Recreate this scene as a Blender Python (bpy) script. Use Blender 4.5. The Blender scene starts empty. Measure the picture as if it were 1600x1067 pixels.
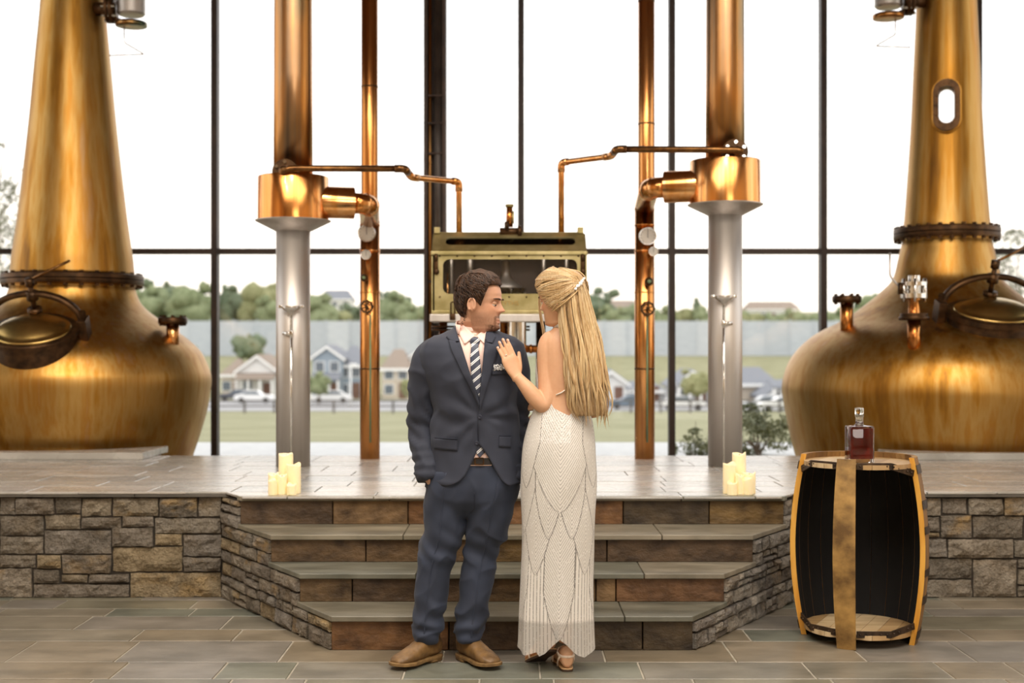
import bpy, bmesh, math, random
import numpy as np
from mathutils import Vector, Matrix, noise as mnoise
from mathutils.bvhtree import BVHTree

random.seed(7); RNG = np.random.default_rng(7)
SC = bpy.context.scene
COL = SC.collection
PI = math.pi

# ------------------------------------------------------------------ camera
CAM_H = 1.425; F = 2000.0; HOR = 547.0
cam_d = bpy.data.cameras.new('camera'); cam = bpy.data.objects.new('camera', cam_d); COL.objects.link(cam)
cam.location = (0, 0, CAM_H); cam.rotation_euler = (PI/2, 0, 0)
cam_d.sensor_width = 36.0; cam_d.lens = 45.0; cam_d.shift_y = (HOR-533.5)/1600.0
cam_d.clip_end = 1500
cam_d.dof.use_dof = True; cam_d.dof.focus_distance = 5.75; cam_d.dof.aperture_fstop = 2.0
SC.camera = cam

def P(px, py, d):
    """the world point that the photograph shows at (px, py), d metres in front of the camera"""
    return np.array(((px-800.0)*d/F, d, CAM_H-(py-HOR)*d/F))

# ------------------------------------------------------------------ sky
W = bpy.data.worlds.new('sky'); SC.world = W; W.use_nodes = True
nt = W.node_tree; nt.nodes.clear()
wo = nt.nodes.new('ShaderNodeOutputWorld'); bg = nt.nodes.new('ShaderNodeBackground')
tc = nt.nodes.new('ShaderNodeTexCoord'); sx = nt.nodes.new('ShaderNodeSeparateXYZ'); rp = nt.nodes.new('ShaderNodeValToRGB')
nt.links.new(tc.outputs['Generated'], sx.inputs[0]); nt.links.new(sx.outputs['Z'], rp.inputs[0])
rp.color_ramp.elements[0].position = 0.0; rp.color_ramp.elements[0].color = (1.0, .90, .78, 1)
rp.color_ramp.elements[1].position = .22; rp.color_ramp.elements[1].color = (1.0, .985, .965, 1)
nt.links.new(rp.outputs[0], bg.inputs[0]); bg.inputs[1].default_value = 1.55
nt.links.new(bg.outputs[0], wo.inputs[0])

# ------------------------------------------------------------------ out-of-frame light: ceiling track spots plus added fill areas
def area(name, loc, target, size, power, col, sy=None, spread=PI):
    l = bpy.data.lights.new(name, 'AREA'); o = bpy.data.objects.new(name, l); COL.objects.link(o)
    l.shape = 'RECTANGLE'; l.size = size; l.size_y = sy or size; l.energy = power; l.color = col; l.spread = spread
    o.location = loc; o.rotation_euler = (Vector(target)-Vector(loc)).to_track_quat('-Z', 'Y').to_euler(); return o
def spot(name, loc, target, power, col, angle=40, blend=.6, r=.05):
    l = bpy.data.lights.new(name, 'SPOT'); o = bpy.data.objects.new(name, l); COL.objects.link(o)
    l.energy = power; l.color = col; l.spot_size = math.radians(angle); l.spot_blend = blend; l.shadow_soft_size = r
    o.location = loc; o.rotation_euler = (Vector(target)-Vector(loc)).to_track_quat('-Z', 'Y').to_euler(); return o
WARM = (1.0, .83, .64); WARM2 = (1.0, .94, .86)
area('overhead_fill_light', (0, 2.6, 5.85), (0, 2.6, 0), 9.0, 590, WARM2, 5.0)          # added broad fill from above, softens the contrast on the copper
area('front_fill_light', (3.2, -5.6, 4.2), (0, 6, 1.0), 4.0, 210, WARM2, 2.4)             # added soft fill from behind the camera, not a fixture of the hall
spot('track_spot', (-1.6, 8.2, 5.6), (-.3, 5.6, 0), 260, WARM, 50)
spot('track_spot', (2.2, 3.4, 5.6), (1.2, 6.9, .2), 150, WARM, 55)
spot('track_spot', (-2.6, 3.4, 5.6), (-2.2, 7.4, .4), 150, WARM, 60)
for x, tx in ((-3.2, -3.6), (3.2, 3.7)):
    spot('track_spot', (x*.9, 4.6, 5.6), (tx, 10.4, 1.6), 150, WARM, 50)
for x in (-1.1, 1.1):
    spot('track_spot', (x, 5.2, 5.6), (x*1.3, 9.2, 1.8), 140, WARM, 60)
SC.view_settings.view_transform = 'Standard'; SC.view_settings.look = 'None'
SC.view_settings.gamma = 1.0; SC.view_settings.use_curve_mapping = False
SC.view_settings.exposure = 0.36

# ------------------------------------------------------------------ object helpers
ORG = {}
def _link(o, parent):
    COL.objects.link(o)
    if parent is not None:
        o.parent = parent; ORG[o.name] = ORG[parent.name]
def tag(o, label, cat, group=None, kind=None):
    if label: o['label'] = label
    if cat: o['category'] = cat
    if group: o['group'] = group
    if kind: o['kind'] = kind
    return o
def thing(name, loc, label, cat, group=None, kind=None):
    o = bpy.data.objects.new(name, None); o.empty_display_size = .1
    o.location = loc; ORG[o.name] = np.array(loc, float); COL.objects.link(o)
    return tag(o, label, cat, group, kind)
def mo(name, vf, mat, parent=None, smooth=True, base=None, label=None):
    """one mesh object from world-space (verts, faces); parts are stored relative to their thing"""
    v, f = vf; v = np.asarray(v, float).reshape(-1, 3)
    if parent is not None: org = ORG[parent.name]
    else:
        org = np.array(base if base is not None else ((v[:, 0].min()+v[:, 0].max())/2, (v[:, 1].min()+v[:, 1].max())/2, v[:, 2].min()), float)
    me = bpy.data.meshes.new(name); me.from_pydata((v-org).tolist(), [], [tuple(int(i) for i in q) for q in f])
    me.validate(clean_customdata=False); me.update()
    if smooth: me.polygons.foreach_set('use_smooth', [True]*len(me.polygons))
    if mat is not None: me.materials.append(mat)
    o = bpy.data.objects.new(name, me)
    if parent is None: o.location = org; ORG[o.name] = org
    _link(o, parent)
    if label: o['label'] = label
    return o
def setcol(o, cols, name='tint'):
    a = o.data.color_attributes.new(name, 'FLOAT_COLOR', 'POINT')
    c = np.ones((len(o.data.vertices), 4), np.float32); c[:, :3] = cols
    a.data.foreach_set('color', c.ravel())
def copy_thing(o, loc, label=None, rotz=None, parent=None):
    c = o.copy(); COL.objects.link(c); c.parent = parent
    if parent is None:
        c.location = loc; ORG[c.name] = np.array(loc, float)
        if rotz is not None: c.rotation_euler = (0, 0, rotz)
        if label: c['label'] = label
    for ch in list(o.children): copy_thing(ch, None, parent=c)
    return c
def edge_split(o, ang=35):
    m = o.modifiers.new('edges', 'EDGE_SPLIT'); m.split_angle = math.radians(ang); return o

# ------------------------------------------------------------------ geometry helpers: all give (verts, faces) in world space
def join(*parts):
    V = []; Fc = []; n = 0
    for v, f in parts:
        v = np.asarray(v, float).reshape(-1, 3); V.append(v); Fc += [tuple(i+n for i in q) for q in f]; n += len(v)
    return np.vstack(V), Fc
def xf(vf, M): 
    v = np.asarray(vf[0], float); M = np.array(M); return v@M[:3, :3].T+M[:3, 3], vf[1]
def mv(vf, t): return np.asarray(vf[0], float)+np.array(t, float), vf[1]
def rotz(vf, a, c=(0, 0, 0)):
    c = np.array(c, float); v = np.asarray(vf[0], float)-c; ca, sa = math.cos(a), math.sin(a)
    return np.stack((v[:, 0]*ca-v[:, 1]*sa, v[:, 0]*sa+v[:, 1]*ca, v[:, 2]), 1)+c, vf[1]
BOXF = [(0, 3, 2, 1), (4, 5, 6, 7), (0, 1, 5, 4), (1, 2, 6, 5), (2, 3, 7, 6), (3, 0, 4, 7)]
def box(x0, x1, y0, y1, z0, z1):
    return np.array([(x0, y0, z0), (x1, y0, z0), (x1, y1, z0), (x0, y1, z0), (x0, y0, z1), (x1, y0, z1), (x1, y1, z1), (x0, y1, z1)], float), list(BOXF)
def bevel(vf, w, seg=2, ang=30):
    bm = bmesh.new(); vs = [bm.verts.new(p) for p in np.asarray(vf[0], float).tolist()]
    for q in vf[1]:
        try: bm.faces.new([vs[i] for i in q])
        except ValueError: pass
    bm.normal_update()
    es = [e for e in bm.edges if len(e.link_faces) == 2 and e.calc_face_angle(0) > math.radians(ang)]
    bmesh.ops.bevel(bm, geom=es, offset=w, segments=seg, affect='EDGES', profile=.5, clamp_overlap=True)
    bm.verts.index_update(); out = (np.array([v.co[:] for v in bm.verts]), [tuple(v.index for v in f.verts) for f in bm.faces]); bm.free(); return out
def bbox(x0, x1, y0, y1, z0, z1, w=.004, seg=2): return bevel(box(x0, x1, y0, y1, z0, z1), w, seg)
def grid_faces(nr, nc, closed=True):
    f = []
    for i in range(nr-1):
        for j in range(nc if closed else nc-1):
            k = (j+1) % nc; f.append((i*nc+j, i*nc+k, (i+1)*nc+k, (i+1)*nc+j))
    return f
def loft(rings, cap=True):
    rings = np.asarray(rings, float); nr, nc = rings.shape[:2]; f = grid_faces(nr, nc); v = rings.reshape(-1, 3)
    if cap:
        n = len(v); v = np.vstack((v, rings[0].mean(0), rings[-1].mean(0)))
        f += [(n, (j+1) % nc, j) for j in range(nc)]+[(n+1, (nr-1)*nc+j, (nr-1)*nc+(j+1) % nc) for j in range(nc)]
    return v, f
def lathe(prof, c, seg=48, cap=True):
    a = np.arange(seg)*2*PI/seg; c = np.array(c, float)
    return loft([np.stack((c[0]+r*np.cos(a), c[1]+r*np.sin(a), np.full(seg, c[2]+z)), 1) for r, z in prof], cap)
def frames(path):
    p = np.asarray(path, float); t = np.gradient(p, axis=0); t /= np.linalg.norm(t, axis=1)[:, None]+1e-12
    up = np.array((0, 0, 1.)) if abs(t[0][2]) < .9 else np.array((0, 1., 0)); n = np.cross(up, t[0]); n /= np.linalg.norm(n); N = [n]
    for i in range(1, len(p)):
        n = N[-1]-t[i]*np.dot(N[-1], t[i]); n /= np.linalg.norm(n)+1e-12; N.append(n)
    N = np.array(N); return p, t, N, np.cross(t, N)
def tube(path, r, sides=12, cap=True, flat=1.0):
    p, t, n, b = frames(path); r = np.broadcast_to(np.asarray(r, float), (len(p),)); a = np.arange(sides)*2*PI/sides
    rings = p[:, None]+r[:, None, None]*(np.cos(a)[None, :, None]*n[:, None]+flat*np.sin(a)[None, :, None]*b[:, None])
    return loft(rings, cap)
def cyl(a, b, r, sides=16, r2=None):
    a = np.array(a, float); b = np.array(b, float); return tube([a, b], [r, r if r2 is None else r2], sides)
def rpath(pts, rad, n=6):
    """a polyline with its corners rounded"""
    pts = [np.array(p, float) for p in pts]; out = [pts[0]]
    for i in range(1, len(pts)-1):
        a, b, c = pts[i-1], pts[i], pts[i+1]; u = (a-b)/np.linalg.norm(a-b); w = (c-b)/np.linalg.norm(c-b)
        k = min(rad, .49*np.linalg.norm(a-b), .49*np.linalg.norm(c-b)); p0, p2 = b+u*k, b+w*k
        for s in np.linspace(0, 1, n): out.append((1-s)**2*p0+2*s*(1-s)*b+s*s*p2)
    out.append(pts[-1]); return np.array(out)
def smooth_path(pts, n=24):
    """Catmull-Rom through the points; extra columns are carried along"""
    p = np.asarray(pts, float); q = np.vstack((2*p[0]-p[1], p, 2*p[-1]-p[-2])); m = len(p)-1; out = []
    for s in np.linspace(0, m, n):
        i = min(int(s), m-1); t = s-i; a, b, c, d = q[i:i+4]
        out.append(.5*((2*b)+(c-a)*t+(2*a-5*b+4*c-d)*t*t+(3*b-a-3*c+d)*t**3))
    return np.array(out)
def ellipsoid(c, r, nu=24, nv=14, R=None):
    v = []; c = np.array(c, float)
    for i in range(nv+1):
        th = PI*i/nv; 
        for j in range(nu):
            ph = 2*PI*j/nu; v.append((r[0]*math.sin(th)*math.cos(ph), r[1]*math.sin(th)*math.sin(ph), r[2]*math.cos(th)))
    v = np.array(v); 
    if R is not None: v = v@np.array(R)[:3, :3].T
    return v+c, grid_faces(nv+1, nu)
def torus(c, R, r, nu=40, nv=10, axes=None, sc=(1, 1)):
    ax = np.eye(3) if axes is None else np.array(axes); a = np.arange(nu)*2*PI/nu; rings = []
    for t in a:
        d = ax[0]*math.cos(t)*sc[0]+ax[1]*math.sin(t)*sc[1]; dn = d/np.linalg.norm(d); q = np.arange(nv)*2*PI/nv
        rings.append(np.array(c)+R*d+r*(np.cos(q)[:, None]*dn+np.sin(q)[:, None]*ax[2]))
    v = np.array(rings).reshape(-1, 3); f = []
    for i in range(nu):
        for j in range(nv):
            f.append((i*nv+j, ((i+1) % nu)*nv+j, ((i+1) % nu)*nv+(j+1) % nv, i*nv+(j+1) % nv))
    return v, f
def prism(poly, h, origin, ax, ay, az):
    """a 2-D outline in the plane (ax, ay) pushed out along az by h"""
    poly = np.asarray(poly, float); o = np.array(origin, float); ax, ay, az = (np.array(q, float) for q in (ax, ay, az)); n = len(poly)
    b = o+poly[:, :1]*ax+poly[:, 1:2]*ay; return np.vstack((b, b+az*h)), [tuple(range(n-1, -1, -1)), tuple(range(n, 2*n))]+[(i, (i+1) % n, n+(i+1) % n, n+i) for i in range(n)]
def frame_plate(outer, inner, h, origin, ax, ay, az):
    """a plate with a hole: two outlines of equal length"""
    n = len(outer); o = np.array(origin, float); ax, ay, az = (np.array(q, float) for q in (ax, ay, az))
    def pl(poly): poly = np.asarray(poly, float); return o+poly[:, :1]*ax+poly[:, 1:2]*ay
    A, B = pl(outer), pl(inner); v = np.vstack((A, B, A+az*h, B+az*h)); f = []
    for i in range(n):
        k = (i+1) % n
        f += [(i, k, n+k, n+i), (2*n+i, 3*n+i, 3*n+k, 2*n+k), (i, 2*n+i, 2*n+k, k), (n+i, n+k, 3*n+k, 3*n+i)]
    return v, f
def rrect(w, h, r, n=6, cx=0, cy=0):
    out = []
    for (sx_, sy_, a0) in ((1, 1, 0), (-1, 1, PI/2), (-1, -1, PI), (1, -1, 1.5*PI)):
        for t in np.linspace(a0, a0+PI/2, n): out.append((cx+sx_*(w/2-r)+r*math.cos(t), cy+sy_*(h/2-r)+r*math.sin(t)))
    return out
def fbm(p, octv=3):
    s = 0; a = 1.0; q = Vector(p)
    for _ in range(octv): s += a*mnoise.noise(q); q = q*2.03; a *= .5
    return s

# ------------------------------------------------------------------ materials
def lin(h):
    if not isinstance(h, str): return tuple(h)+((1,) if len(h) == 3 else ())
    c = [int(h[i:i+2], 16)/255 for i in (0, 2, 4)]
    return tuple(x/12.92 if x <= .04045 else ((x+.055)/1.055)**2.4 for x in c)+(1,)
class NT:
    def __init__(s, name):
        s.m = bpy.data.materials.new(name); s.m.use_nodes = True; s.t = s.m.node_tree; s.t.nodes.clear()
        s.out = s.n('ShaderNodeOutputMaterial'); s.b = s.n('ShaderNodeBsdfPrincipled'); s.l(s.b.outputs[0], s.out.inputs[0])
    def n(s, k, **kw):
        x = s.t.nodes.new(k)
        for a, v in kw.items(): setattr(x, a, v)
        return x
    def l(s, a, b): s.t.links.new(a, b)
    def pos(s, scale=(1, 1, 1), rot=(0, 0, 0), obj=False):
        g = s.n('ShaderNodeTexCoord') if obj else s.n('ShaderNodeNewGeometry'); mp = s.n('ShaderNodeMapping')
        s.l(g.outputs['Object' if obj else 'Position'], mp.inputs[0]); mp.inputs['Scale'].default_value = scale; mp.inputs['Rotation'].default_value = rot; return mp.outputs[0]
    def noise(s, vec, scale=1, detail=4, rough=.55, dist=0):
        x = s.n('ShaderNodeTexNoise'); x.inputs['Scale'].default_value = scale; x.inputs['Detail'].default_value = detail
        x.inputs['Roughness'].default_value = rough; x.inputs['Distortion'].default_value = dist; s.l(vec, x.inputs['Vector']); return x.outputs[0]
    def ramp(s, fac, stops, interp='LINEAR'):
        r = s.n('ShaderNodeValToRGB'); r.color_ramp.interpolation = interp; e = r.color_ramp.elements
        while len(e) < len(stops): e.new(.5)
        for q, (p, c) in zip(e, stops): q.position = p; q.color = lin(c)
        s.l(fac, r.inputs[0]); return r.outputs[0]
    def mix(s, fac, a, b, mode='MIX'):
        x = s.n('ShaderNodeMix', data_type='RGBA', blend_type=mode)
        for i, v in ((0, fac), (6, a), (7, b)):
            if hasattr(v, 'links'): s.l(v, x.inputs[i])
            elif i == 0: x.inputs[0].default_value = v
            else: x.inputs[i].default_value = lin(v)
        return x.outputs[2]
    def math(s, op, a, b=0.0, c=None):
        x = s.n('ShaderNodeMath', operation=op)
        for i, v in enumerate((a, b) if c is None else (a, b, c)):
            if hasattr(v, 'links'): s.l(v, x.inputs[i])
            else: x.inputs[i].default_value = v
        return x.outputs[0]
    def bump(s, h, strength=.3, dist=.01):
        x = s.n('ShaderNodeBump'); x.inputs['Strength'].default_value = strength; x.inputs['Distance'].default_value = dist; s.l(h, x.inputs['Height']); s.l(x.outputs[0], s.b.inputs['Normal'])
    def set(s, **kw):
        for k, v in kw.items():
            i = s.b.inputs[k.replace('_', ' ')]
            if hasattr(v, 'links'): s.l(v, i)
            else: i.default_value = lin(v) if isinstance(v, str) else v
        return s
def mat(name, c1, c2=None, rough=.5, metal=0.0, scale=(6, 6, 6), detail=4, bump=0, bdist=.01, bscale=None, palette=None, pal_mix=1.0, spec=.5, coat=0, lo=.35, hi=.65, emit=0, emitc=None, rvar=0):
    N = NT(name); n1 = N.noise(N.pos(scale), 1, detail)
    col = N.ramp(n1, [(lo, c1), (hi, c2 or c1)])
    if palette:
        oi = N.n('ShaderNodeObjectInfo'); k = len(palette)
        pc = N.ramp(oi.outputs['Random'], [(i/k, c) for i, c in enumerate(palette)], 'CONSTANT'); col = N.mix(pal_mix, col, pc, 'MULTIPLY')
    N.set(Base_Color=col, Metallic=metal, Specular_IOR_Level=spec, Coat_Weight=coat)
    if rvar: N.set(Roughness=N.math('MULTIPLY_ADD', N.noise(N.pos(scale), 1.7, 3), rvar, rough-rvar/2))
    else: N.set(Roughness=rough)
    if bump: N.bump(N.noise(N.pos(bscale or scale), 1, 6, .6), bump, bdist)
    if emit: N.set(Emission_Color=emitc or c1, Emission_Strength=emit)
    return N.m
def copper(name, stops, rough=.28, streak=7.0, patina=None, rvar=.15, lowz=.16):
    N = NT(name); a = N.noise(N.pos((streak, streak, lowz)), 1, 5, .6, .1); b = N.noise(N.pos((1.1, 1.1, .7)), 1, 3)
    f = N.math('ADD', N.math('MULTIPLY', a, .62), N.math('MULTIPLY', b, .38)); col = N.ramp(f, stops)
    if patina:
        c2 = N.noise(N.pos((2.2, 2.2, .5)), 1, 4); col = N.mix(N.ramp(c2, [(.5, (0, 0, 0)), (.68, (.85, .85, .85))]), col, patina)
    N.set(Base_Color=col, Metallic=1.0, Roughness=N.math('MULTIPLY_ADD', N.noise(N.pos((5, 5, 1.2)), 1, 3), rvar, rough-rvar/2))
    N.bump(N.noise(N.pos((3, 3, 2.2)), 1, 3), .12, .03); return N.m
def glassy(name, fac=.06, tint=(1, 1, 1), rough=.0):
    N = NT(name); N.t.nodes.remove(N.b); tr = N.n('ShaderNodeBsdfTransparent'); tr.inputs[0].default_value = tuple(tint)+(1,)
    gl = N.n('ShaderNodeBsdfGlossy'); gl.inputs['Roughness'].default_value = rough; fr = N.n('ShaderNodeFresnel'); fr.inputs[0].default_value = 1.45
    mx = N.n('ShaderNodeMixShader'); N.l(fr.outputs[0], mx.inputs[0]); N.l(tr.outputs[0], mx.inputs[1]); N.l(gl.outputs[0], mx.inputs[2]); N.l(mx.outputs[0], N.out.inputs[0]); return N.m
M = {}
M['copper'] = copper('aged_copper', [(.32, '76532a'), (.42, 'a5752f'), (.5, 'b48f52'), (.57, 'ab7a36'), (.65, 'ae8a5e'), (.75, '86694e')], .42, 8.0)
M['copper_pipe'] = copper('pipe_copper', [(.34, '96582c'), (.46, 'd08a48'), (.58, 'e0a468'), (.7, 'a8664a')], .24, 12)
M['copper_new'] = copper('bright_copper', [(.34, 'b87038'), (.46, 'dc9650'), (.58, 'ecb478'), (.7, 'c88058')], .2, 16)
M['copper_tarnish'] = copper('tarnished_copper', [(.34, '6f4a2a'), (.45, 'c08444'), (.56, '9a7a5a'), (.68, '6a5c50')], .3, 10, '4d6a55')
M['bronze_dark'] = mat('dark_bronze', '3a2a1c', '5a4028', .42, .85, (14, 14, 14), bump=.2)
M['pipe_brown'] = mat('browned_copper', '5c3f28', '8a6238', .32, 1.0, (20, 20, 20))
M['brass_dome'] = mat('dull_brass', 'a88c50', 'c8a868', .3, 1.0, (4, 4, 4))
M['brass_case'] = mat('painted_brass', '988c5c', 'bcae80', .42, .8, (7, 7, 7), bump=.12)
M['steel'] = copper('brushed_steel', [(.34, 'b4aca4'), (.5, 'cac4be'), (.66, 'dcd6d0')], .5, 9)
M['chrome'] = mat('polished_steel', 'd8d4cc', 'e8e6e2', .12, 1.0)
M['frame'] = mat('dark_bronze_frame', '2c211b', '3a2c24', .45, .3)
M['frame_steel'] = mat('dark_steel_column', '33261f', '4a372c', .5, .2)
M['frame_light'] = mat('frame_flank', '8c8074', 'a09488', .4, .3)
M['black_pipe'] = mat('black_pipe', '3c3430', '4c433c', .3, .4)
M['pane'] = glassy('window_glass')
M['slate'] = mat('slate_tile', 'cfcac2', 'f2eee8', .27, 0, (3, 6, 3), 6, .3, .005, (9, 22, 9), ['bebdba', 'c4c2bf', 'b8b9b8', 'c6c2bd', 'b2b5b6', 'c0bfbe', 'bab9b5'], 1.0, .8, rvar=.14)
M['slate_floor'] = mat('slate_floor_tile', 'b8b2a4', 'e8e0d2', .36, 0, (3, 5, 3), 6, .35, .006, (8, 20, 8), ['8c8a84', '98938a', '868a82', '989084', '7f8580', '908d8b', '8c8a7e', '938a7c'], 1.0, .55, rvar=.2)
M['slate_riser'] = mat('riser_slate', 'ecd8bc', '6a5a48', .6, 0, (8, 8, 11), 8, .9, .016, (12, 12, 18), ['97846a', '7a6a56', '857450', '6a5c4e', '8a6c4e', '7f705a', '8c7058', '5e5648'], 1.0, .4, lo=.28, hi=.72)
M['tread'] = mat('tread_slate', 'a8a498', 'e6e0d4', .36, 0, (3, 8, 3), 6, .35, .006, (8, 20, 8), ['908d82', '9c978a', '868880', 'a09a8e'], 1.0, .55)
def stone_mat(name, c1, c2, palette, ochre):
    N = NT(name); sp = N.noise(N.pos((70, 70, 70)), 1, 3, .7); md = N.noise(N.pos((9, 9, 9)), 1, 6); f = N.math('ADD', N.math('MULTIPLY', sp, .45), N.math('MULTIPLY', md, .55))
    col = N.ramp(f, [(.36, c1), (.64, c2)]); oi = N.n('ShaderNodeObjectInfo'); k = len(palette)
    col = N.mix(1.0, col, N.ramp(oi.outputs['Random'], [(i/k, c) for i, c in enumerate(palette)], 'CONSTANT'), 'MULTIPLY')
    st = N.noise(N.pos((5, 5, 8)), 1, 5, .6); rnd = N.math('MULTIPLY', oi.outputs['Random'], 7.31); fr = N.math('FRACT', rnd)
    w = N.math('MULTIPLY', N.ramp(st, [(.5, (0, 0, 0)), (.66, (1, 1, 1))]), N.ramp(fr, [(.62, (.08, .08, .08)), (.85, (ochre, ochre, ochre))]))
    col = N.mix(w, col, 'b08c4e'); N.set(Base_Color=col, Roughness=.88, Specular_IOR_Level=.25)
    N.bump(N.math('ADD', N.noise(N.pos((34, 34, 34)), 1, 7, .62), N.math('MULTIPLY', N.noise(N.pos((120, 120, 120)), 1, 2), .3)), 1.0, .03); return N.m
M['stone'] = stone_mat('granite_block', 'a09688', 'f4ece0', ['9c978e', '928d86', 'a8a298', '8b867e', 'a29e96', '9f988a', '98938c', 'aa9e86', '8a867f', '979490', '8f8a83'], .55)
M['stone_grey'] = stone_mat('grey_granite_block', 'a09c96', 'f4f0ea', ['a8a39b', '9a958e', 'b4aea4', '928d88'], .25)
M['coping'] = mat('dark_slate_edge', '4c4740', '5e584f', .7, 0, (9, 9, 9))
M['mortar'] = mat('dark_mortar', '2c261f', '3a3229', .95, 0, (20, 20, 20), 4, .5)
M['grout'] = mat('tile_grout', '938c7c', 'a59d8e', .9, 0, (12, 12, 12))
M['room_wall'] = mat('warm_plaster', 'c8ae8c', 'd4bc9a', .8, 0)
M['ceiling'] = mat('timber_ceiling', '5c4028', '765438', .7, 0, (1, 12, 1))
# ================================================================== THE SETTING
ZP = .611                                   # height of the stage above the floor
STEP = [(6.08, .165), (6.41, .309), (6.743, .454), (7.14, ZP)]    # riser depth, tread height
DW = 7.38                                   # stone walls either side
YB = 9.87                                   # back edge of the stage
YWIN = 12.5
def dx(d): return .86+(d-6.08)*.62          # half width of the flight at depth d (it splays)
def struct(name, vf, m, label, cat='structure', **k):
    o = mo(name, vf, m, **k); return tag(o, label, cat, kind='structure')

# floor: bedding slab plus slate tiles
floor = struct('floor', box(-6.5, 6.5, -6, YWIN+.2, -.08, -.004), M['grout'], 'grey slate tiled hall floor in front of the stage', 'floor', smooth=False)
def tile(vx0, vx1, vy0, vy1, z, parent, m, gap=.004, h=.03, name='tile'):
    g = gap; dz = random.uniform(-.0012, .0012)
    v, f = box(vx0+g, vx1-g, vy0+g, vy1-g, z-h, z+dz)
    v[4:, 2] += np.array([random.uniform(-.0008, .0008) for _ in range(4)])
    return mo(name, bevel((v, f), .003, 1), m, parent, smooth=False)
y = 7.42; rows = []; random.seed(11)
for h in (.12, .24, .2, .33, .26, .42, .3, .42, .36, .45, .4, .5): rows.append((y-h, y)); y -= h
for (ya, yb) in rows:
    x = -3.4+random.uniform(-.4, 0)
    while x < 3.4:
        w = random.choice((.32, .45, .6, .6, .75, .5))
        if not (abs(x+w/2) < .6 and ya > 6.2): tile(x, x+w, ya, yb, 0, floor, M['slate_floor'])
        x += w

# stage body (hidden core) and its slate paving
def poly_prism(pts, z0, z1): return prism([(p[0], p[1]) for p in pts], z1-z0, (0, 0, z0), (1, 0, 0), (0, 1, 0), (0, 0, 1))
E = .05
stage = struct('floor_stage', join(
    poly_prism([(-6.3, DW+E), (-dx(DW), DW+E), (-dx(7.14)+.03, 7.14+E), (dx(7.14)-.03, 7.14+E), (dx(DW), DW+E), (6.3, DW+E), (6.3, YB), (-6.3, YB)], 0, ZP-.0135)), M['grout'],
    'raised slate paved stage behind the steps', 'stage', smooth=False)
def clip_tile(x0, x1, y0, y1, z, parent, m, front):
    """tile cut by the splayed front of the stage"""
    pts = [(x0+.003, y0+.003), (x1-.003, y0+.003), (x1-.003, y1-.003), (x0+.003, y1-.003)]
    bm = bmesh.new(); vs = [bm.verts.new((a, b, z)) for a, b in pts]; bm.faces.new(vs)
    for (po, no) in front:
        g = bm.verts[:]+bm.edges[:]+bm.faces[:]
        bmesh.ops.bisect_plane(bm, geom=g, plane_co=(po[0], po[1], 0), plane_no=(no[0], no[1], 0), clear_outer=True)
    if not bm.faces: bm.free(); return
    p2 = [(v.co.x, v.co.y) for v in list(bm.faces)[0].verts]; bm.free()
    if len(p2) < 3: return
    mo('tile', bevel(prism(p2, .013, (0, 0, z-.013+random.uniform(-.001, .001)), (1, 0, 0), (0, 1, 0), (0, 0, 1)), .003, 1), m, parent, smooth=False)
dn = Vector((1, -.62)).normalized()
rows = [7.10]; random.seed(5)
for h in (.25, .31, .28, .36, .3, .4, .34, .56): rows.append(rows[-1]+h)
rows[-1] = YB+.02
for ya, yb in zip(rows, rows[1:]):
    x = -5.2+random.uniform(-.5, 0)
    while x < 5.2:
        w = random.choice((.4, .55, .7, .62, .48)); xm = x+w/2; cl = []
        if yb > DW-.04 and ya < DW-.04 and (x+w < -dx(DW) or x > dx(DW)): cl = [((0, DW-.04), (0, -1))]
        elif ya < DW-.04: cl = [((dx(7.1), 7.1), (dn.x, dn.y)), ((-dx(7.1), 7.1), (-dn.x, dn.y))] if abs(x) < dx(DW)+.7 else []
        if not (yb <= DW-.04 and abs(xm) > dx(DW)): 
            if abs(xm) > dx(DW) and ya < DW-.04: cl = cl+[((0, DW-.04), (0, -1))]
            clip_tile(x, x+w, ya, yb, ZP, stage, M['slate'], cl)
        x += w
# low slabs that hug the stills
for sx_, xc, R, xe in ((-1, -3.72, 1.155, -2.74), (1, 3.71, 1.40, 2.82)):
    n = 22; xs = np.linspace(xe, xc+sx_*1.6, n); yc = 10.85 if sx_ < 0 else 10.95
    back = [(x, yc-math.sqrt(max(.02, R*R-(x-xc)**2)) if abs(x-xc) < R else yc) for x in xs]
    back = [(x, min(y, 10.2)) for x, y in back]
    pts = [(x, 9.50) for x in xs][::-1]+back if sx_ < 0 else [(x, 9.46) for x in xs][::-1]+back
    mo('curb_slab', bevel(prism(pts, .052, (0, 0, ZP), (1, 0, 0), (0, 1, 0), (0, 0, 1)), .004, 1), M['slate'], stage, smooth=False)

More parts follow.
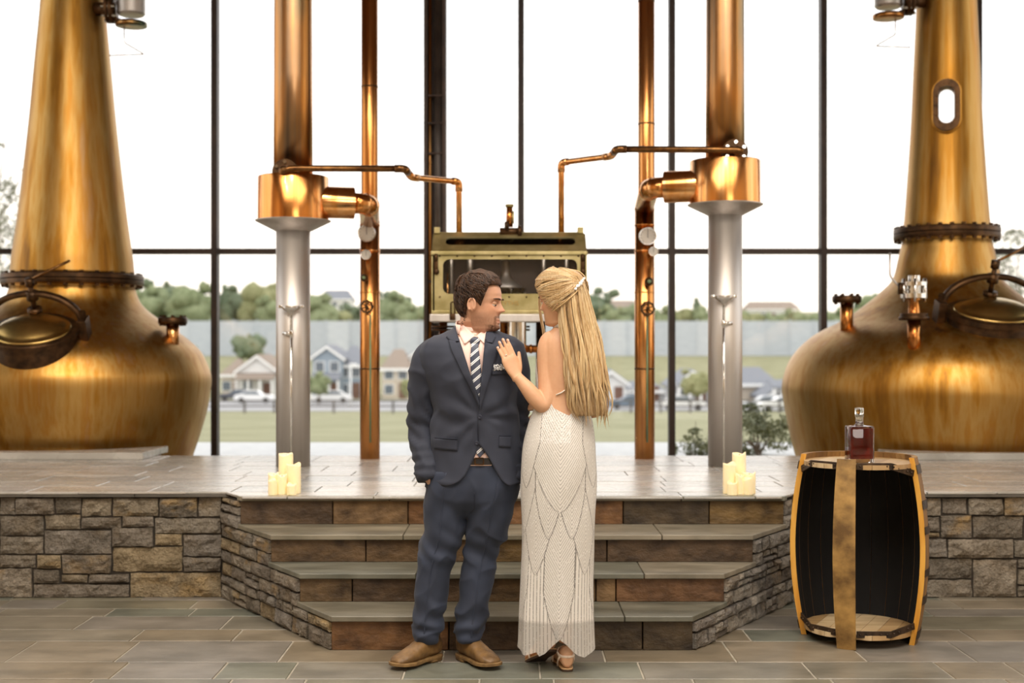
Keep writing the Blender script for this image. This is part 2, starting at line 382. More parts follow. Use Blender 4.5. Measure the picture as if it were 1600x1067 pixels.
# flight of steps
stairs = struct('stairs', join(*[poly_prism([(-dx(d)+.04, d+.03), (dx(d)-.04, d+.03), (dx(7.2)-.04, 7.2), (-dx(7.2)+.04, 7.2)], (STEP[k-1][1] if k else 0)-(.02 if k else 0), z-.03) for k, (d, z) in enumerate(STEP)]),
                M['mortar'], 'flight of four slate steps up to the stage', 'steps', smooth=False)
random.seed(21)
RJ = [[-.86, -.62, .16, -.22, .5], [-1.06, -.44, .06, .62], [-1.27, -.66, .12, .5], [-1.46, -.42, .1, .48, 1.05]]
RJ = [[-.86, -.30, .12, .62], [-1.05, -.80, -.13, .42, .52], [-1.26, -.77, -.1, .28, .5], [-1.45, -1.0, -.58, .16, .62, 1.1]]
zb = 0
for k, (d, z) in enumerate(STEP):
    js = sorted(set(RJ[k]))+[dx(d)]; js[0] = -dx(d)
    for a, b in zip(js, js[1:]):
        nx = 7; v, f = box(a+.003, b-.003, d, d+.04, zb, z-.026)
        mo('riser', bevel((v, f), .003, 1), M['slate_riser'], stairs, smooth=False)
    zb = z
for k, (d, z) in enumerate(STEP):
    dn_, dbk = d-.022, (STEP[k+1][0]+.01 if k < 3 else 7.12)
    if k == 3: dbk = 7.16
    xs = sorted(random.uniform(-1, 1)*dx(d)*.8 for _ in range(3)); xs = [-dx(d)*.45, dx(d)*.1+random.uniform(-.1, .1), dx(d)*.62]
    ed = [-9]+xs+[9]
    for a, b in zip(ed, ed[1:]):
        fl = max(a, -dx(dn_)-.012)+.002; fr = min(b, dx(dn_)+.012)-.002; bl = max(a, -dx(dbk)-.012)+.002; br = min(b, dx(dbk)+.012)-.002
        mo('tread', bevel(prism([(fl, dn_), (fr, dn_), (br, dbk), (bl, dbk)], .026, (0, 0, z-.026+(.0006 if k == 3 else 0)), (1, 0, 0), (0, 1, 0), (0, 0, 1)), .003, 1), M['tread'], stairs, smooth=False)

# rubble walls
def stone(o, ax, w, h, nrm, parent, m, seed, dep=.06):
    """block whose rough split face looks along nrm; o = lower corner on the wall plane"""
    nx = max(4, int(w/.024)); nz = max(4, int(h/.022)); r = random.Random(seed); ins = .0025; V = []; 
    pro = r.uniform(.0, .018); ox, oz = r.uniform(0, 50), r.uniform(0, 50)
    c = [(r.uniform(0, .006), r.uniform(0, .005)) for _ in range(4)]
    for j in range(nz+1):
        for i in range(nx+1):
            u, t = i/nx, j/nz; x = ins+u*(w-2*ins); z = ins+t*(h-2*ins)
            sx0 = c[0][0]*(1-t)+c[1][0]*t; sx1 = c[2][0]*(1-t)+c[3][0]*t; x += sx0*(1-u)-sx1*u
            z += (c[0][1]*(1-u)+c[2][1]*u)*(1-t)-(c[1][1]*(1-u)+c[3][1]*u)*t
            edge = min(u, 1-u)*w, min(t, 1-t)*h; e = min(edge)
            y = pro+.009*min(1, e/.012)+.026*fbm((ox+x*10, oz+z*13, seed*.37), 4)*min(1, .25+e/.03)
            y = max(y, .006)
            if 0 < i < nx: x += .008*mnoise.noise((ox+x*14, oz+z*14, 3))*0
            if j in (0, nz): z += .006*mnoise.noise((ox+x*18, j, seed))
            if i in (0, nx): x += .006*mnoise.noise((oz+z*18, i, seed))
            V.append(np.array(o)+np.array(ax)*x+np.array((0, 0, z))+np.array(nrm)*y)
    n1 = nx+1; Fc = [(j*n1+i, j*n1+i+1, (j+1)*n1+i+1, (j+1)*n1+i) for j in range(nz) for i in range(nx)]
    per = [i for i in range(n1)]+[j*n1+nx for j in range(1, nz+1)]+[nz*n1+i for i in range(nx-1, -1, -1)]+[j*n1 for j in range(nz-1, 0, -1)]
    b0 = len(V)
    for q in per: V.append(V[q]-np.array(nrm)*(dep+pro))
    L = len(per)
    for q in range(L): Fc.append((per[q], b0+q, b0+(q+1) % L, per[(q+1) % L]))
    return mo('stone', (np.array(V), Fc), m, parent, smooth=False)
def wall_rects(lst, sc, ox, oy):
    out = []
    for (a, b, c, d) in lst:
        p0 = P(ox+a/sc, oy+d/sc, DW); p1 = P(ox+c/sc, oy+b/sc, DW); out.append((p0[0], max(0, p0[2]), p1[0], p1[2]))
    return out
ZT = ZP-.03
def remap(rc):
    zs0 = min(r[1] for r in rc); zs1 = max(r[3] for r in rc)
    return [(a, (b-zs0)/(zs1-zs0)*ZT, c, (d-zs0)/(zs1-zs0)*ZT) for a, b, c, d in rc]
LW = [(0,220,70,305),(70,222,245,305),(245,222,362,300),(362,225,497,312),(497,222,705,314),(705,222,878,316),(878,222,982,314),
 (0,306,197,402),(199,302,359,373),(360,314,539,371),(540,310,684,363),(685,317,982,392),
 (0,404,193,488),(195,374,497,487),(498,362,683,455),(684,391,809,448),(810,394,982,498),
 (0,489,161,551),(162,489,273,556),(274,488,497,578),(498,452,810,570),(811,499,982,568),
 (0,552,146,700),(147,557,270,624),(271,580,392,621),(393,577,575,620),(148,624,575,700),(576,571,982,700),
 (-170,220,-2,330),(-170,332,-2,440),(-170,442,-2,560),(-170,562,-2,700)]
RW = [(615,312,676,388),(677,312,777,379),(778,312,916,384),(917,308,1030,386),
 (600,390,669,452),(670,382,796,479),(797,386,996,480),(998,388,1060,484),
 (600,453,669,478),(600,480,696,557),(697,481,956,561),(957,485,1060,560),
 (600,559,798,646),(799,562,971,722),(972,562,1060,602),(972,603,1060,670),
 (600,648,798,722),(972,671,1060,722),
 (250,312,380,400),(382,312,500,385),(502,312,613,388),(380,389,598,478),(250,402,378,500),(380,480,598,560),(250,502,378,600),(380,562,598,650),(250,602,378,722),(380,652,598,722),
 (1062,312,1200,420),(1062,422,1200,560),(1062,562,1200,722)]
wl = struct('wall_stage_left', box(-6.3, -dx(DW), DW, DW+.06, 0, ZP-.03), M['mortar'], 'low rough stone stage wall running to the near end of the orange-streaked still', 'wall', smooth=False)
wr = struct('wall_stage_right', box(dx(DW), 6.3, DW, DW+.06, 0, ZP-.03), M['mortar'], 'low rough stone stage wall behind the cut barrel', 'wall', smooth=False)
for i, (a, b, c, d) in enumerate(remap(wall_rects(LW, 1189/420, 0, 690))): stone((a, DW, b), (1, 0, 0), c-a, d-b, (0, -1, 0), wl, M['stone'], i+1)
for i, (a, b, c, d) in enumerate(remap(wall_rects(RW, 2.5, 1200, 640))): stone((a, DW, b), (1, 0, 0), c-a, d-b, (0, -1, 0), wr, M['stone'], i+101)
for sgn, nm, lb, mm in ((-1, 'wall_splay_left', 'splayed stone flank of the steps next to the long stone wall', 'stone'), (1, 'wall_splay_right', 'splayed grey stone flank of the steps next to the barrel', 'stone_grey')):
    A = np.array((sgn*dx(6.08), 6.08, 0)); B = np.array((sgn*dx(DW), DW, 0)); L = np.linalg.norm(B-A); ax = (B-A)/L; nr = np.array((sgn*ax[1]*sgn if False else 0, 0, 0.))
    nr = np.array((ax[1]*sgn, -ax[0]*sgn, 0)); nr /= np.linalg.norm(nr)
    if nr[1] > 0: nr = -nr
    ts = [(d-6.08)/(DW-6.08)*L for d, z in STEP]+[L]; core = []
    for k in range(4):
        a = A+ax*ts[k]; b = A+ax*ts[k+1]; inn = -nr*.05; zt = STEP[k][1]-.028
        core.append((np.array([a-nr*.012, b-nr*.012, b+inn, a+inn, a-nr*.012+(0, 0, zt), b-nr*.012+(0, 0, zt), b+inn+(0, 0, zt), a+inn+(0, 0, zt)]), list(BOXF)))
    w_ = struct(nm, join(*core), M['mortar'], lb, 'wall', smooth=False); r = random.Random(3+sgn); sd = 300+sgn*50
    zr = [0, .082, .137, .21, .281, .35, .426, .5, ZT]
    for z0, z1 in zip(zr, zr[1:]):
        k0 = next(k for k in range(4) if STEP[k][1]-.02 >= z1-.012); t = ts[k0]
        while t < L-.02:
            w = r.uniform(.09, .27); 
            if L-(t+w) < .07: w = L-t
            zc = z1; sd += 1
            if w > .16 and r.random() < .3 and z1-z0 > .06:
                hs = (z1-z0)*r.uniform(.4, .6); q = A+ax*t+(0, 0, z0)
                stone(q, ax, w, hs, nr, w_, M[mm], sd); stone(q+(0, 0, hs), ax, w*.5, z1-z0-hs, nr, w_, M[mm], sd+7); stone(q+ax*w*.5+(0, 0, hs), ax, w*.5, z1-z0-hs, nr, w_, M[mm], sd+9)
            else: stone(A+ax*t+(0, 0, z0), ax, w, z1-z0, nr, w_, M[mm], sd)
            t += w
# thin slate coping along the top of the walls
for sgn, w_ in ((-1, wl), (1, wr)):
    x = dx(DW)-.05
    while x < 3.6:
        w = random.choice((.55, .75, .9)); a, b = sorted((sgn*x, sgn*(x+w)))
        mo('coping', bbox(a+.002, b-.002, DW-.036, DW+.045, ZP-.03, ZP-.0135, .002, 1), M['coping'], w_, smooth=False); x += w

# glazed wall
WX = [(109-814)/235., (337-814)/235., -1.0, 0, 1, 2, 3]
MUL = [.0875+1.469*(k) for k in (-3, -2.03, -1, 0, 1, 2.004, 3.03)]
win = thing('window_1', (0, YWIN, 0), 'tall glazed wall with dark bronze frame behind the stills', 'window', kind='structure')
ZTR = CAM_H+(HOR-393)*YWIN/F; ZTOP = 6.0
edges = [-6.3]+MUL+[6.3]
for x in MUL+[-6.3, 6.3]:
    o = mo('mullion', bbox(x-.03, x+.03, YWIN-.075, YWIN+.05, 0, ZTOP, .003, 1), M['frame'], win, smooth=False)
for a, b in zip(edges, edges[1:]):
    for z in (ZTR, 4.95):
        mo('transom', bbox(a+.026, b-.026, YWIN-.06, YWIN+.05, z-.026, z+.026, .003, 1), M['frame'], win, smooth=False)
    for z0, z1 in ((.05, ZTR-.026), (ZTR+.026, 4.92), (4.98, ZTOP)):
        mo('pane', box(a+.02, b-.02, YWIN+.0, YWIN+.006, z0, z1), M['pane'], win, smooth=False)
mo('sill', box(-6.3, 6.3, YWIN-.1, YWIN+.12, 0, .05), M['frame'], win, smooth=False)
# the glazing turns the corner on both sides
for k, x in ((2, -6.4), (3, 6.4)):
    w2 = thing('window_%d' % k, (x, 9.5, 0), 'glazed side wall of the hall past the '+('golden still' if x < 0 else 'wide still'), 'window', kind='structure')
    ys = [6.62, 8.1, 9.57, 11.04, 12.45]
    for y in ys: mo('mullion', bbox(x-.06, x+.06, y-.026, y+.026, 0, ZTOP, .003, 1), M['frame'], w2, smooth=False)
    for a, b_ in zip(ys, ys[1:]):
        mo('transom', bbox(x-.05, x+.05, a+.026, b_-.026, ZTR-.026, ZTR+.026, .003, 1), M['frame'], w2, smooth=False)
        for z0, z1 in ((.02, ZTR-.026), (ZTR+.026, ZTOP)): mo('pane', box(x-.003, x+.003, a+.02, b_-.02, z0, z1), M['pane'], w2, smooth=False)
# room shell
struct('wall_left', box(-6.5, -6.3, -6, 6.6, 0, ZTOP), M['room_wall'], 'plain warm plaster side wall of the hall', 'wall', smooth=False)
struct('wall_right', box(6.3, 6.5, -6, 6.6, 0, ZTOP), M['room_wall'], 'plain warm plaster wall on the far side of the hall', 'wall', smooth=False)
struct('wall_back', box(-6.5, 6.5, -6.2, -6, 0, ZTOP), M['room_wall'], 'plain warm plaster wall behind the photographer', 'wall', smooth=False)
struct('ceiling', box(-6.5, 6.5, -6.2, YWIN+.2, ZTOP, ZTOP+.2), M['ceiling'], 'dark timber ceiling of the hall', 'ceiling', smooth=False)
# steel column with a drain pipe in front of the glass
sc_ = thing('steel_column', P(680, 600, 12.2)*np.array((1, 1, 0)), 'dark brown steel column standing before the glazing behind the groom', 'column', kind='structure')
X0, X1 = P(663, 0, 12.2)[0], P(697.5, 0, 12.2)[0]
mo('flange', join(box(X0, X0+.035, 12.1, 12.3, 0, ZTOP), box(X1-.035, X1, 12.1, 12.3, 0, ZTOP), box(X0+.035, X1-.035, 12.19, 12.21, 0, ZTOP)), M['frame_steel'], sc_, smooth=False)
xp, xq = P(673.5, 0, 12.1)[0], P(684, 0, 12.1)[0]
mo('drain_pipe', cyl((xq, 12.11, 0), (xq, 12.11, ZTOP), .035), M['black_pipe'], sc_)
mo('conduit', cyl((xp-.01, 12.12, 0), (xp-.01, 12.12, ZTOP), .016), M['copper_tarnish'], sc_)
for py in (150, 193, 240, 440):
    z = P(0, py, 12.1)[2]; mo('pipe_strap', bbox(X0+.04, X1-.03, 12.066, 12.14, z-.008, z+.008, .003, 1), M['frame_steel'], sc_, smooth=False)
# ================================================================== STILLS AND PIPEWORK
def bvh_of(vf): return BVHTree.FromPolygons([Vector(p) for p in np.asarray(vf[0], float)], [tuple(q) for q in vf[1]])
CAMV = Vector((0, 0, CAM_H))
def hit(bvh, px, py):
    d = (Vector(P(px, py, 10))-CAMV).normalized(); r = bvh.ray_cast(CAMV, d); n = r[1] if r[1].dot(d) < 0 else -r[1]; return np.array(r[0]), np.array(n)
def text_mesh(s, size, depth):
    c = bpy.data.curves.new('lettering', 'FONT'); c.body = s; c.size = size; c.extrude = depth; c.align_x = 'CENTER'; c.align_y = 'CENTER'
    o = bpy.data.objects.new('lettering', c); COL.objects.link(o); me = o.to_mesh()
    out = (np.array([v.co[:] for v in me.vertices]), [tuple(p.vertices) for p in me.polygons]); o.to_mesh_clear(); bpy.data.objects.remove(o); bpy.data.curves.remove(c); return out
def loc2w(vf, o, u, v, n):
    p = np.asarray(vf[0], float); return np.array(o)+p[:, :1]*u+p[:, 1:2]*v+p[:, 2:3]*n, vf[1]
def resample(prof, n=70):
    p = smooth_path(prof, n); return [(max(.01, a), b) for a, b in p]
def still(d, cxp, neck, body, flange, label, manhole, stub, vent_side, extra):
    s = F/d; X = (cxp-800)/s; zz = lambda py: CAM_H-(py-HOR)/s
    t = thing('pot_still', (X, d, 0), label, 'pot still', 'pair of copper pot stills')
    pr = lambda L: [(r/s, zz(y)) for r, y in L]
    bp = resample(pr(body), 90)
    bv = lathe(bp, (X, d, 0), 96); mo('pot', bv, M['copper'], t)
    nv = lathe(resample(pr(neck), 30), (X, d, 0), 72); nk = mo('neck', nv, M['copper'], t)
    fr, f0, f1 = flange; fz0, fz1 = zz(f1), zz(f0); fr /= s; h = fz1-fz0
    fl = mo('flange', lathe([(fr*.8, fz0), (fr*.985, fz0), (fr, fz0+.15*h), (fr, fz0+.42*h), (fr*.985, fz0+.48*h), (fr, fz0+.54*h), (fr, fz0+.9*h), (fr*.985, fz1), (fr*.8, fz1)], (X, d, 0), 72), M['bronze_dark'], t); edge_split(fl)
    for k in range(28):
        a = 2*PI*k/28; bx_, by_ = X+fr*.95*math.cos(a), d+fr*.95*math.sin(a)
        mo('bolt', cyl((bx_, by_, fz0-.022), (bx_, by_, fz1+.016), .019, 6), M['bronze_dark'], fl, smooth=False)
    B = bvh_of(bv)
    # manhole with arched clamp
    mx, my, R, tilt = manhole; o, n = hit(B, mx, my); n = n/np.linalg.norm(n)
    n = n*.9+np.array((0, -.12, tilt)); n /= np.linalg.norm(n)
    u = np.cross((0, 0, 1.), n); u /= np.linalg.norm(u); v = np.cross(n, u)
    o = o-n*.035; T = lambda vf: loc2w(vf, o, u, v, n)
    E2 = lambda prof, kx=1.0, ky=1.0: (lambda q: (np.asarray(q[0])*np.array((kx, ky, 1)), q[1]))(lathe(prof, (0, 0, 0), 48))
    ring = mo('manhole_ring', T(E2([(R*.8, -.1), (R, -.1), (R, .05), (R*.98, .062), (R*1.07, .064), (R*1.07, .1), (R*1.03, .108), (R*.9, .108), (R*.86, .07)], 1, .82)), M['bronze_dark'], t); edge_split(ring)
    dome = mo('manhole_lid', T(E2([(R*.9, .07), (R*.9, .112), (R*.87, .122), (R*.84, .118), (R*.75, .14), (R*.6, .165), (R*.4, .186), (R*.2, .197), (.004, .2)], 1, .82)), M['brass_dome'], t)
    arch = [(R*1.12*math.cos(a), .10+.04*math.sin(a), .05+.30*math.sin(a)**.8) for a in np.linspace(.02, PI-.02, 26)]
    ar = mo('clamp_arch', T(tube(arch, .026, 10, flat=1.5)), M['bronze_dark'], ring)
    for sg in (1, -1):
        mo('clamp_lug', T(bbox(sg*R*1.13-.035, sg*R*1.13+.035, .03, .15, -.06, .16, .008)), M['bronze_dark'], ring, smooth=False)
        mo('clamp_nut', T(join(cyl((sg*R*1.13, .10, .16), (sg*R*1.13, .10, .215), .028, 6))), M['bronze_dark'], ring, smooth=False)
    mo('clamp_screw', T(join(cyl((0, .135, .19), (0, .135, .47), .02, 12), cyl((0, .135, .30), (0, .135, .37), .045, 10), cyl((0, .135, .19), (0, .135, .225), .055, 12), cyl((0, .135, .42), (0, .135, .48), .036, 8))), M['bronze_dark'], ring)
    hd = np.array((0, .135, .455)); mo('clamp_handle', T(cyl(hd+(-.02, 0, 0), hd+(.30, .10, .13), .011, 8)), M['pipe_brown'], ring)
    if extra: 
        tm = text_mesh('FORSYTHS', .055, .002); p = np.asarray(tm[0]); p2 = p.copy(); p2[:, 1] -= .0; p2[:, 2] += .197; p2[:, 1] += -.05
        p2[:, 2] -= .055*((p2[:, 0]/R)**2+(p2[:, 1]/(R*.82))**2)*1.4; mo('maker_lettering', T((p2, tm[1])), M['brass_dome'], dome, smooth=False)
    # capped stub on the shoulder
    sx_, sy0, sy1 = stub; o2, n2 = hit(B, sx_[0], sx_[1]); zt = zz(sy0)
    st = mo('inlet_stub', cyl((o2[0], o2[1], o2[2]-.12), (o2[0], o2[1], zt-.02), .052, 20), M['copper_pipe'], t)
    cp = mo('stub_flange', join(lathe([(.05, -.05), (.115, -.05), (.118, -.03), (.118, -.0), (.11, .006), (.02, .008)], (o2[0], o2[1], zt), 28)), M['bronze_dark'], st)
    for k in range(8):
        a = k*PI/4+.2; mo('bolt', cyl((o2[0]+.095*math.cos(a), o2[1]+.095*math.sin(a), zt-.065), (o2[0]+.095*math.cos(a), o2[1]+.095*math.sin(a), zt+.022), .013, 6), M['bronze_dark'], cp, smooth=False)
    # vacuum relief valve high on the neck
    sg = vent_side; yv = 20 if sg > 0 else 8; w0 = P(0, yv, d)[2]; rn = 48/s
    A = np.array((X+sg*(rn-.03), d-.12, w0))
    vv = mo('relief_valve', cyl(A, A+(sg*.17, 0, .0), .055, 20), M['bronze_dark'], t)
    mo('valve_flange', join(cyl(A+(sg*.10, 0, 0), A+(sg*.125, 0, 0), .12, 24), cyl(A+(sg*.135, 0, 0), A+(sg*.16, 0, 0), .12, 24)), M['bronze_dark'], vv)
    for k in range(8):
        a = k*PI/4; q = A+np.array((0, .1*math.cos(a), .1*math.sin(a))); mo('bolt', cyl(q+(sg*.075, 0, 0), q+(sg*.19, 0, 0), .014, 6), M['chrome'], vv, smooth=False)
    C = A+np.array((sg*.30, 0, .02)); 
    vh = mo('valve_housing', lathe([(.06, -.07), (.1, -.075), (.115, -.06), (.115, .12), (.13, .125), (.13, .15), (.05, .16)], C, 28), M['steel'], vv); edge_split(vh)
    mo('valve_seat', lathe([(.02, -.165), (.128, -.165), (.13, -.16), (.13, -.135), (.12, -.13), (.02, -.128)], C, 32), M['copper_tarnish'], vv)
    mo('seat_bracket', cyl(C+(-sg*.19, 0, -.05), C+(-sg*.09, 0, -.145), .022, 8), M['bronze_dark'], vv)
    q = [C+(-sg*.06, 0, -.16), C+(-sg*.06, 0, -.30), C+(sg*.11, 0, -.40), C+(-sg*.19, .02, -.405)]
    mo('valve_wire', tube(rpath(q, .02), .0055, 6), M['chrome'], vv)
    return t, B, s, X, zz
LB = [(106, 446), (94, 447), (95, 455), (100, 469), (108, 480), (122, 492), (148, 510), (175, 530), (195, 550), (207, 575), (211, 592), (209, 615), (204, 645), (194, 680), (183, 713), (168, 760), (150, 815)]
LN = [(93, 431), (91.5, 415), (90, 400), (83, 350), (77, 300), (66, 200), (57, 100), (48, 0), (42, -110), (40, -200)]
RB = [(80, 373), (67, 374), (68.5, 385), (72, 400), (77.5, 425), (84, 440), (99, 455), (129, 480), (158, 500), (197, 520), (222, 540), (238, 560), (247, 580), (252, 602), (251, 620), (246, 650), (240, 680), (232, 712), (215, 770), (200, 810)]
RN = [(67, 358), (64.5, 350), (60.5, 300), (54, 200), (49.5, 100), (45, 0), (41, -120), (39, -200)]
st1, B1, s1, X1s, z1 = still(10.85, 114, LN, LB, (107, 430, 446), 'golden copper pot still with straight tapering neck, next to the tree at the window', (52, 528, .33, .55), ((270, 530), 498, 0), 1, False)
st2, B2, s2, X2s, z2 = still(10.95, 1479, RN, RB, (80, 357, 374), 'wide copper pot still with oval sight glass in its neck, behind the barrel', (1553, 500, .36, .55), ((1323, 512), 466, 0), -1, True)
# sight glasses on either side of the second neck, looking straight through it
zc = P(0, 163, 10.6)[2]; rk = 54/s2; fw = np.array((X2s, 10.95, 0)); fw /= np.linalg.norm(fw); rt = np.array((fw[1], -fw[0], 0)); up_ = np.array((0, 0, 1.)); C0 = np.array((X2s, 10.95, zc))
so, si = rrect(.215, .43, .105, 8), rrect(.128, .31, .063, 8)
nk2 = next(o for o in st2.children if o.name.split('.')[0] == 'neck')
cv, cf = prism(rrect(.14, .325, .07, 8), 1.2, C0-fw*.6-up_*.18*(.6-rk)-ORG[st2.name], rt, up_, fw+up_*.18); me_ = bpy.data.meshes.new('cut'); me_.from_pydata(cv.tolist(), [], cf); bmc = bmesh.new(); bmc.from_mesh(me_); bmesh.ops.recalc_face_normals(bmc, faces=bmc.faces); bmc.to_mesh(me_); bmc.free()
bmn = bmesh.new(); bmn.from_mesh(nk2.data); bmesh.ops.recalc_face_normals(bmn, faces=bmn.faces); bmn.to_mesh(nk2.data); bmn.free()
ct = bpy.data.objects.new('cut', me_); COL.objects.link(ct); ct.location = ORG[st2.name]; bo = nk2.modifiers.new('opening', 'BOOLEAN'); bo.operation = 'DIFFERENCE'; bo.object = ct; bo.solver = 'EXACT'
bpy.context.view_layer.update(); dg_ = bpy.context.evaluated_depsgraph_get(); new_ = bpy.data.meshes.new_from_object(nk2.evaluated_get(dg_)); nk2.modifiers.clear(); nk2.data = new_; bpy.data.objects.remove(ct); edge_split(nk2, 45)
for sgn_, lab_ in ((-1, 'front'), (1, 'rear')):
    o0 = C0+fw*sgn_*(rk-.045)+up_*(.36*rk if sgn_ > 0 else 0); sg_ = mo('sight_glass_boss', frame_plate(rrect(.235, .45, .115, 8), si, sgn_*.085, o0, rt, up_, fw), M['copper'], st2, smooth=False)
    mo('sight_glass_frame', frame_plate(so, si, sgn_*.03, o0+fw*sgn_*.085, rt, up_, fw), M['bronze_dark'], sg_, smooth=False)
    mo('sight_pane', prism(si, sgn_*.006, o0+fw*sgn_*.08, rt, up_, fw), M['pane'], sg_, smooth=False)
    for k in range(14):
        a = 2*PI*k/14; q = o0+fw*sgn_*.11+rt*.086*math.cos(a)+up_*.186*math.sin(a); mo('bolt', cyl(q, q+fw*sgn_*.014, .011, 6), M['bronze_dark'], sg_, smooth=False)
# steel sampling valve on the second still's shoulder
o3, n3 = hit(B2, 1427, 533); q = np.array(o3); zA, zB, zC, zD = (P(0, y_, q[1])[2] for y_ in (500, 494, 466, 441))
sv = mo('sampling_valve', cyl((q[0], q[1]-.02, q[2]-.1), (q[0], q[1]-.02, zA), .05, 20), M['copper_pipe'], st2)
c_ = np.array((q[0], q[1]-.02, 0))
mo('valve_flange', lathe([(.03, zA-.0), (.115, zA), (.115, zA+.025), (.1, zA+.03), (.105, zA+.035), (.105, zA+.05), (.03, zA+.055)], c_, 28), M['bronze_dark'], sv)
mo('valve_spool', lathe([(.06, zB), (.045, zB+.03), (.04, zC-.02), (.06, zC)], c_, 24), M['copper_pipe'], sv)
cg = mo('valve_cage', join(lathe([(.03, zC), (.10, zC), (.10, zC+.035), (.03, zC+.035)], c_, 24), lathe([(.03, zD-.03), (.10, zD-.03), (.10, zD), (.03, zD)], c_, 24), lathe([(.052, zC+.03), (.052, zD-.02)], c_, 24), lathe([(.03, zD), (.045, zD), (.045, zD+.05), (.02, zD+.055)], c_, 20)), M['chrome'], sv); edge_split(cg)
for k in range(6):
    a = k*PI/3+.3; mo('cage_bolt', cyl(c_+(.09*math.cos(a), .09*math.sin(a), zC-.03), c_+(.09*math.cos(a), .09*math.sin(a), zD+.025), .012, 8), M['chrome'], sv)
pz = P(1393, 395, q[1])[2]
mo('valve_lever', tube(rpath([c_+(-.06, 0, zC+.06), c_+(-.12, -.01, zC+.09), c_+(-.19, -.01, zC+.17), c_+(-.19, -.01, pz)], .03), .009, 8), M['steel'], sv)
mo('lever_hub', cyl(c_+(-.11, -.02, zC+.03), c_+(-.11, -.02, zC+.12), .022, 10), M['bronze_dark'], sv)

# ------------------------------------------------------------------ condensers
def gauge(c, r, parent, needle=.6, name='gauge'):
    c = np.array(c, float); ax = (np.array((1, 0, 0.)), np.array((0, 0, 1.)), np.array((0, -1., 0)))
    g = mo(name, loc2w(lathe([(r*.3, -.05), (r*.35, -.02), (r*.98, -.02), (r, -.01), (r, .012), (r*.93, .016), (r*.88, .004)], (0, 0, 0), 32), c, *ax), M['chrome'], parent)
    d = mo('dial', loc2w(lathe([(.001, .004), (r*.9, .004), (r*.9, .006), (.001, .006)], (0, 0, 0), 32), c, *ax), M['dial'], g, smooth=False)
    n = [loc2w(box(-r*.03, r*.03, -r*.2, r*.72, .007, .009), c, *ax)]
    tick = []
    for k in range(11):
        a = math.radians(-135+27*k); m_ = np.array([[math.cos(a), -math.sin(a), 0, 0], [math.sin(a), math.cos(a), 0, 0], [0, 0, 1, 0], [0, 0, 0, 1]])
        tick.append(loc2w(xf(box(-r*.02, r*.02, r*.68, r*.84, .0065, .0075), m_), c, *ax))
    mo('needle', n[0], M['ink'], g, smooth=False); mo('dial_marks', join(*tick), M['ink'], g, smooth=False); return g
M['dial'] = mat('gauge_dial', 'cfc8bc', 'dcd6cc', .4); M['ink'] = mat('black_ink', '221e1a', '221e1a', .5)
def wheel(c, r, parent, name='hand_wheel', m='bronze_dark'):
    c = np.array(c, float); ax = np.array(((1, 0, 0), (0, 0, 1), (0, -1, 0)), float); parts = [torus(c, r, r*.17, 24, 8, ax)]
    for k in range(3):
        a = k*PI/3+.4; dv = np.array((math.cos(a), 0, math.sin(a)))*r; parts.append(cyl(c-dv, c+dv, r*.1, 6))
    for k in range(9):
        a = k*2*PI/9; parts.append(ellipsoid(c+np.array((math.cos(a), 0, math.sin(a)))*r*1.08, (r*.2,)*3, 8, 6))
    w = mo(name, join(*parts, cyl(c+(0, -.012, 0), c+(0, .06, 0), r*.24, 10)), M[m], parent); return w
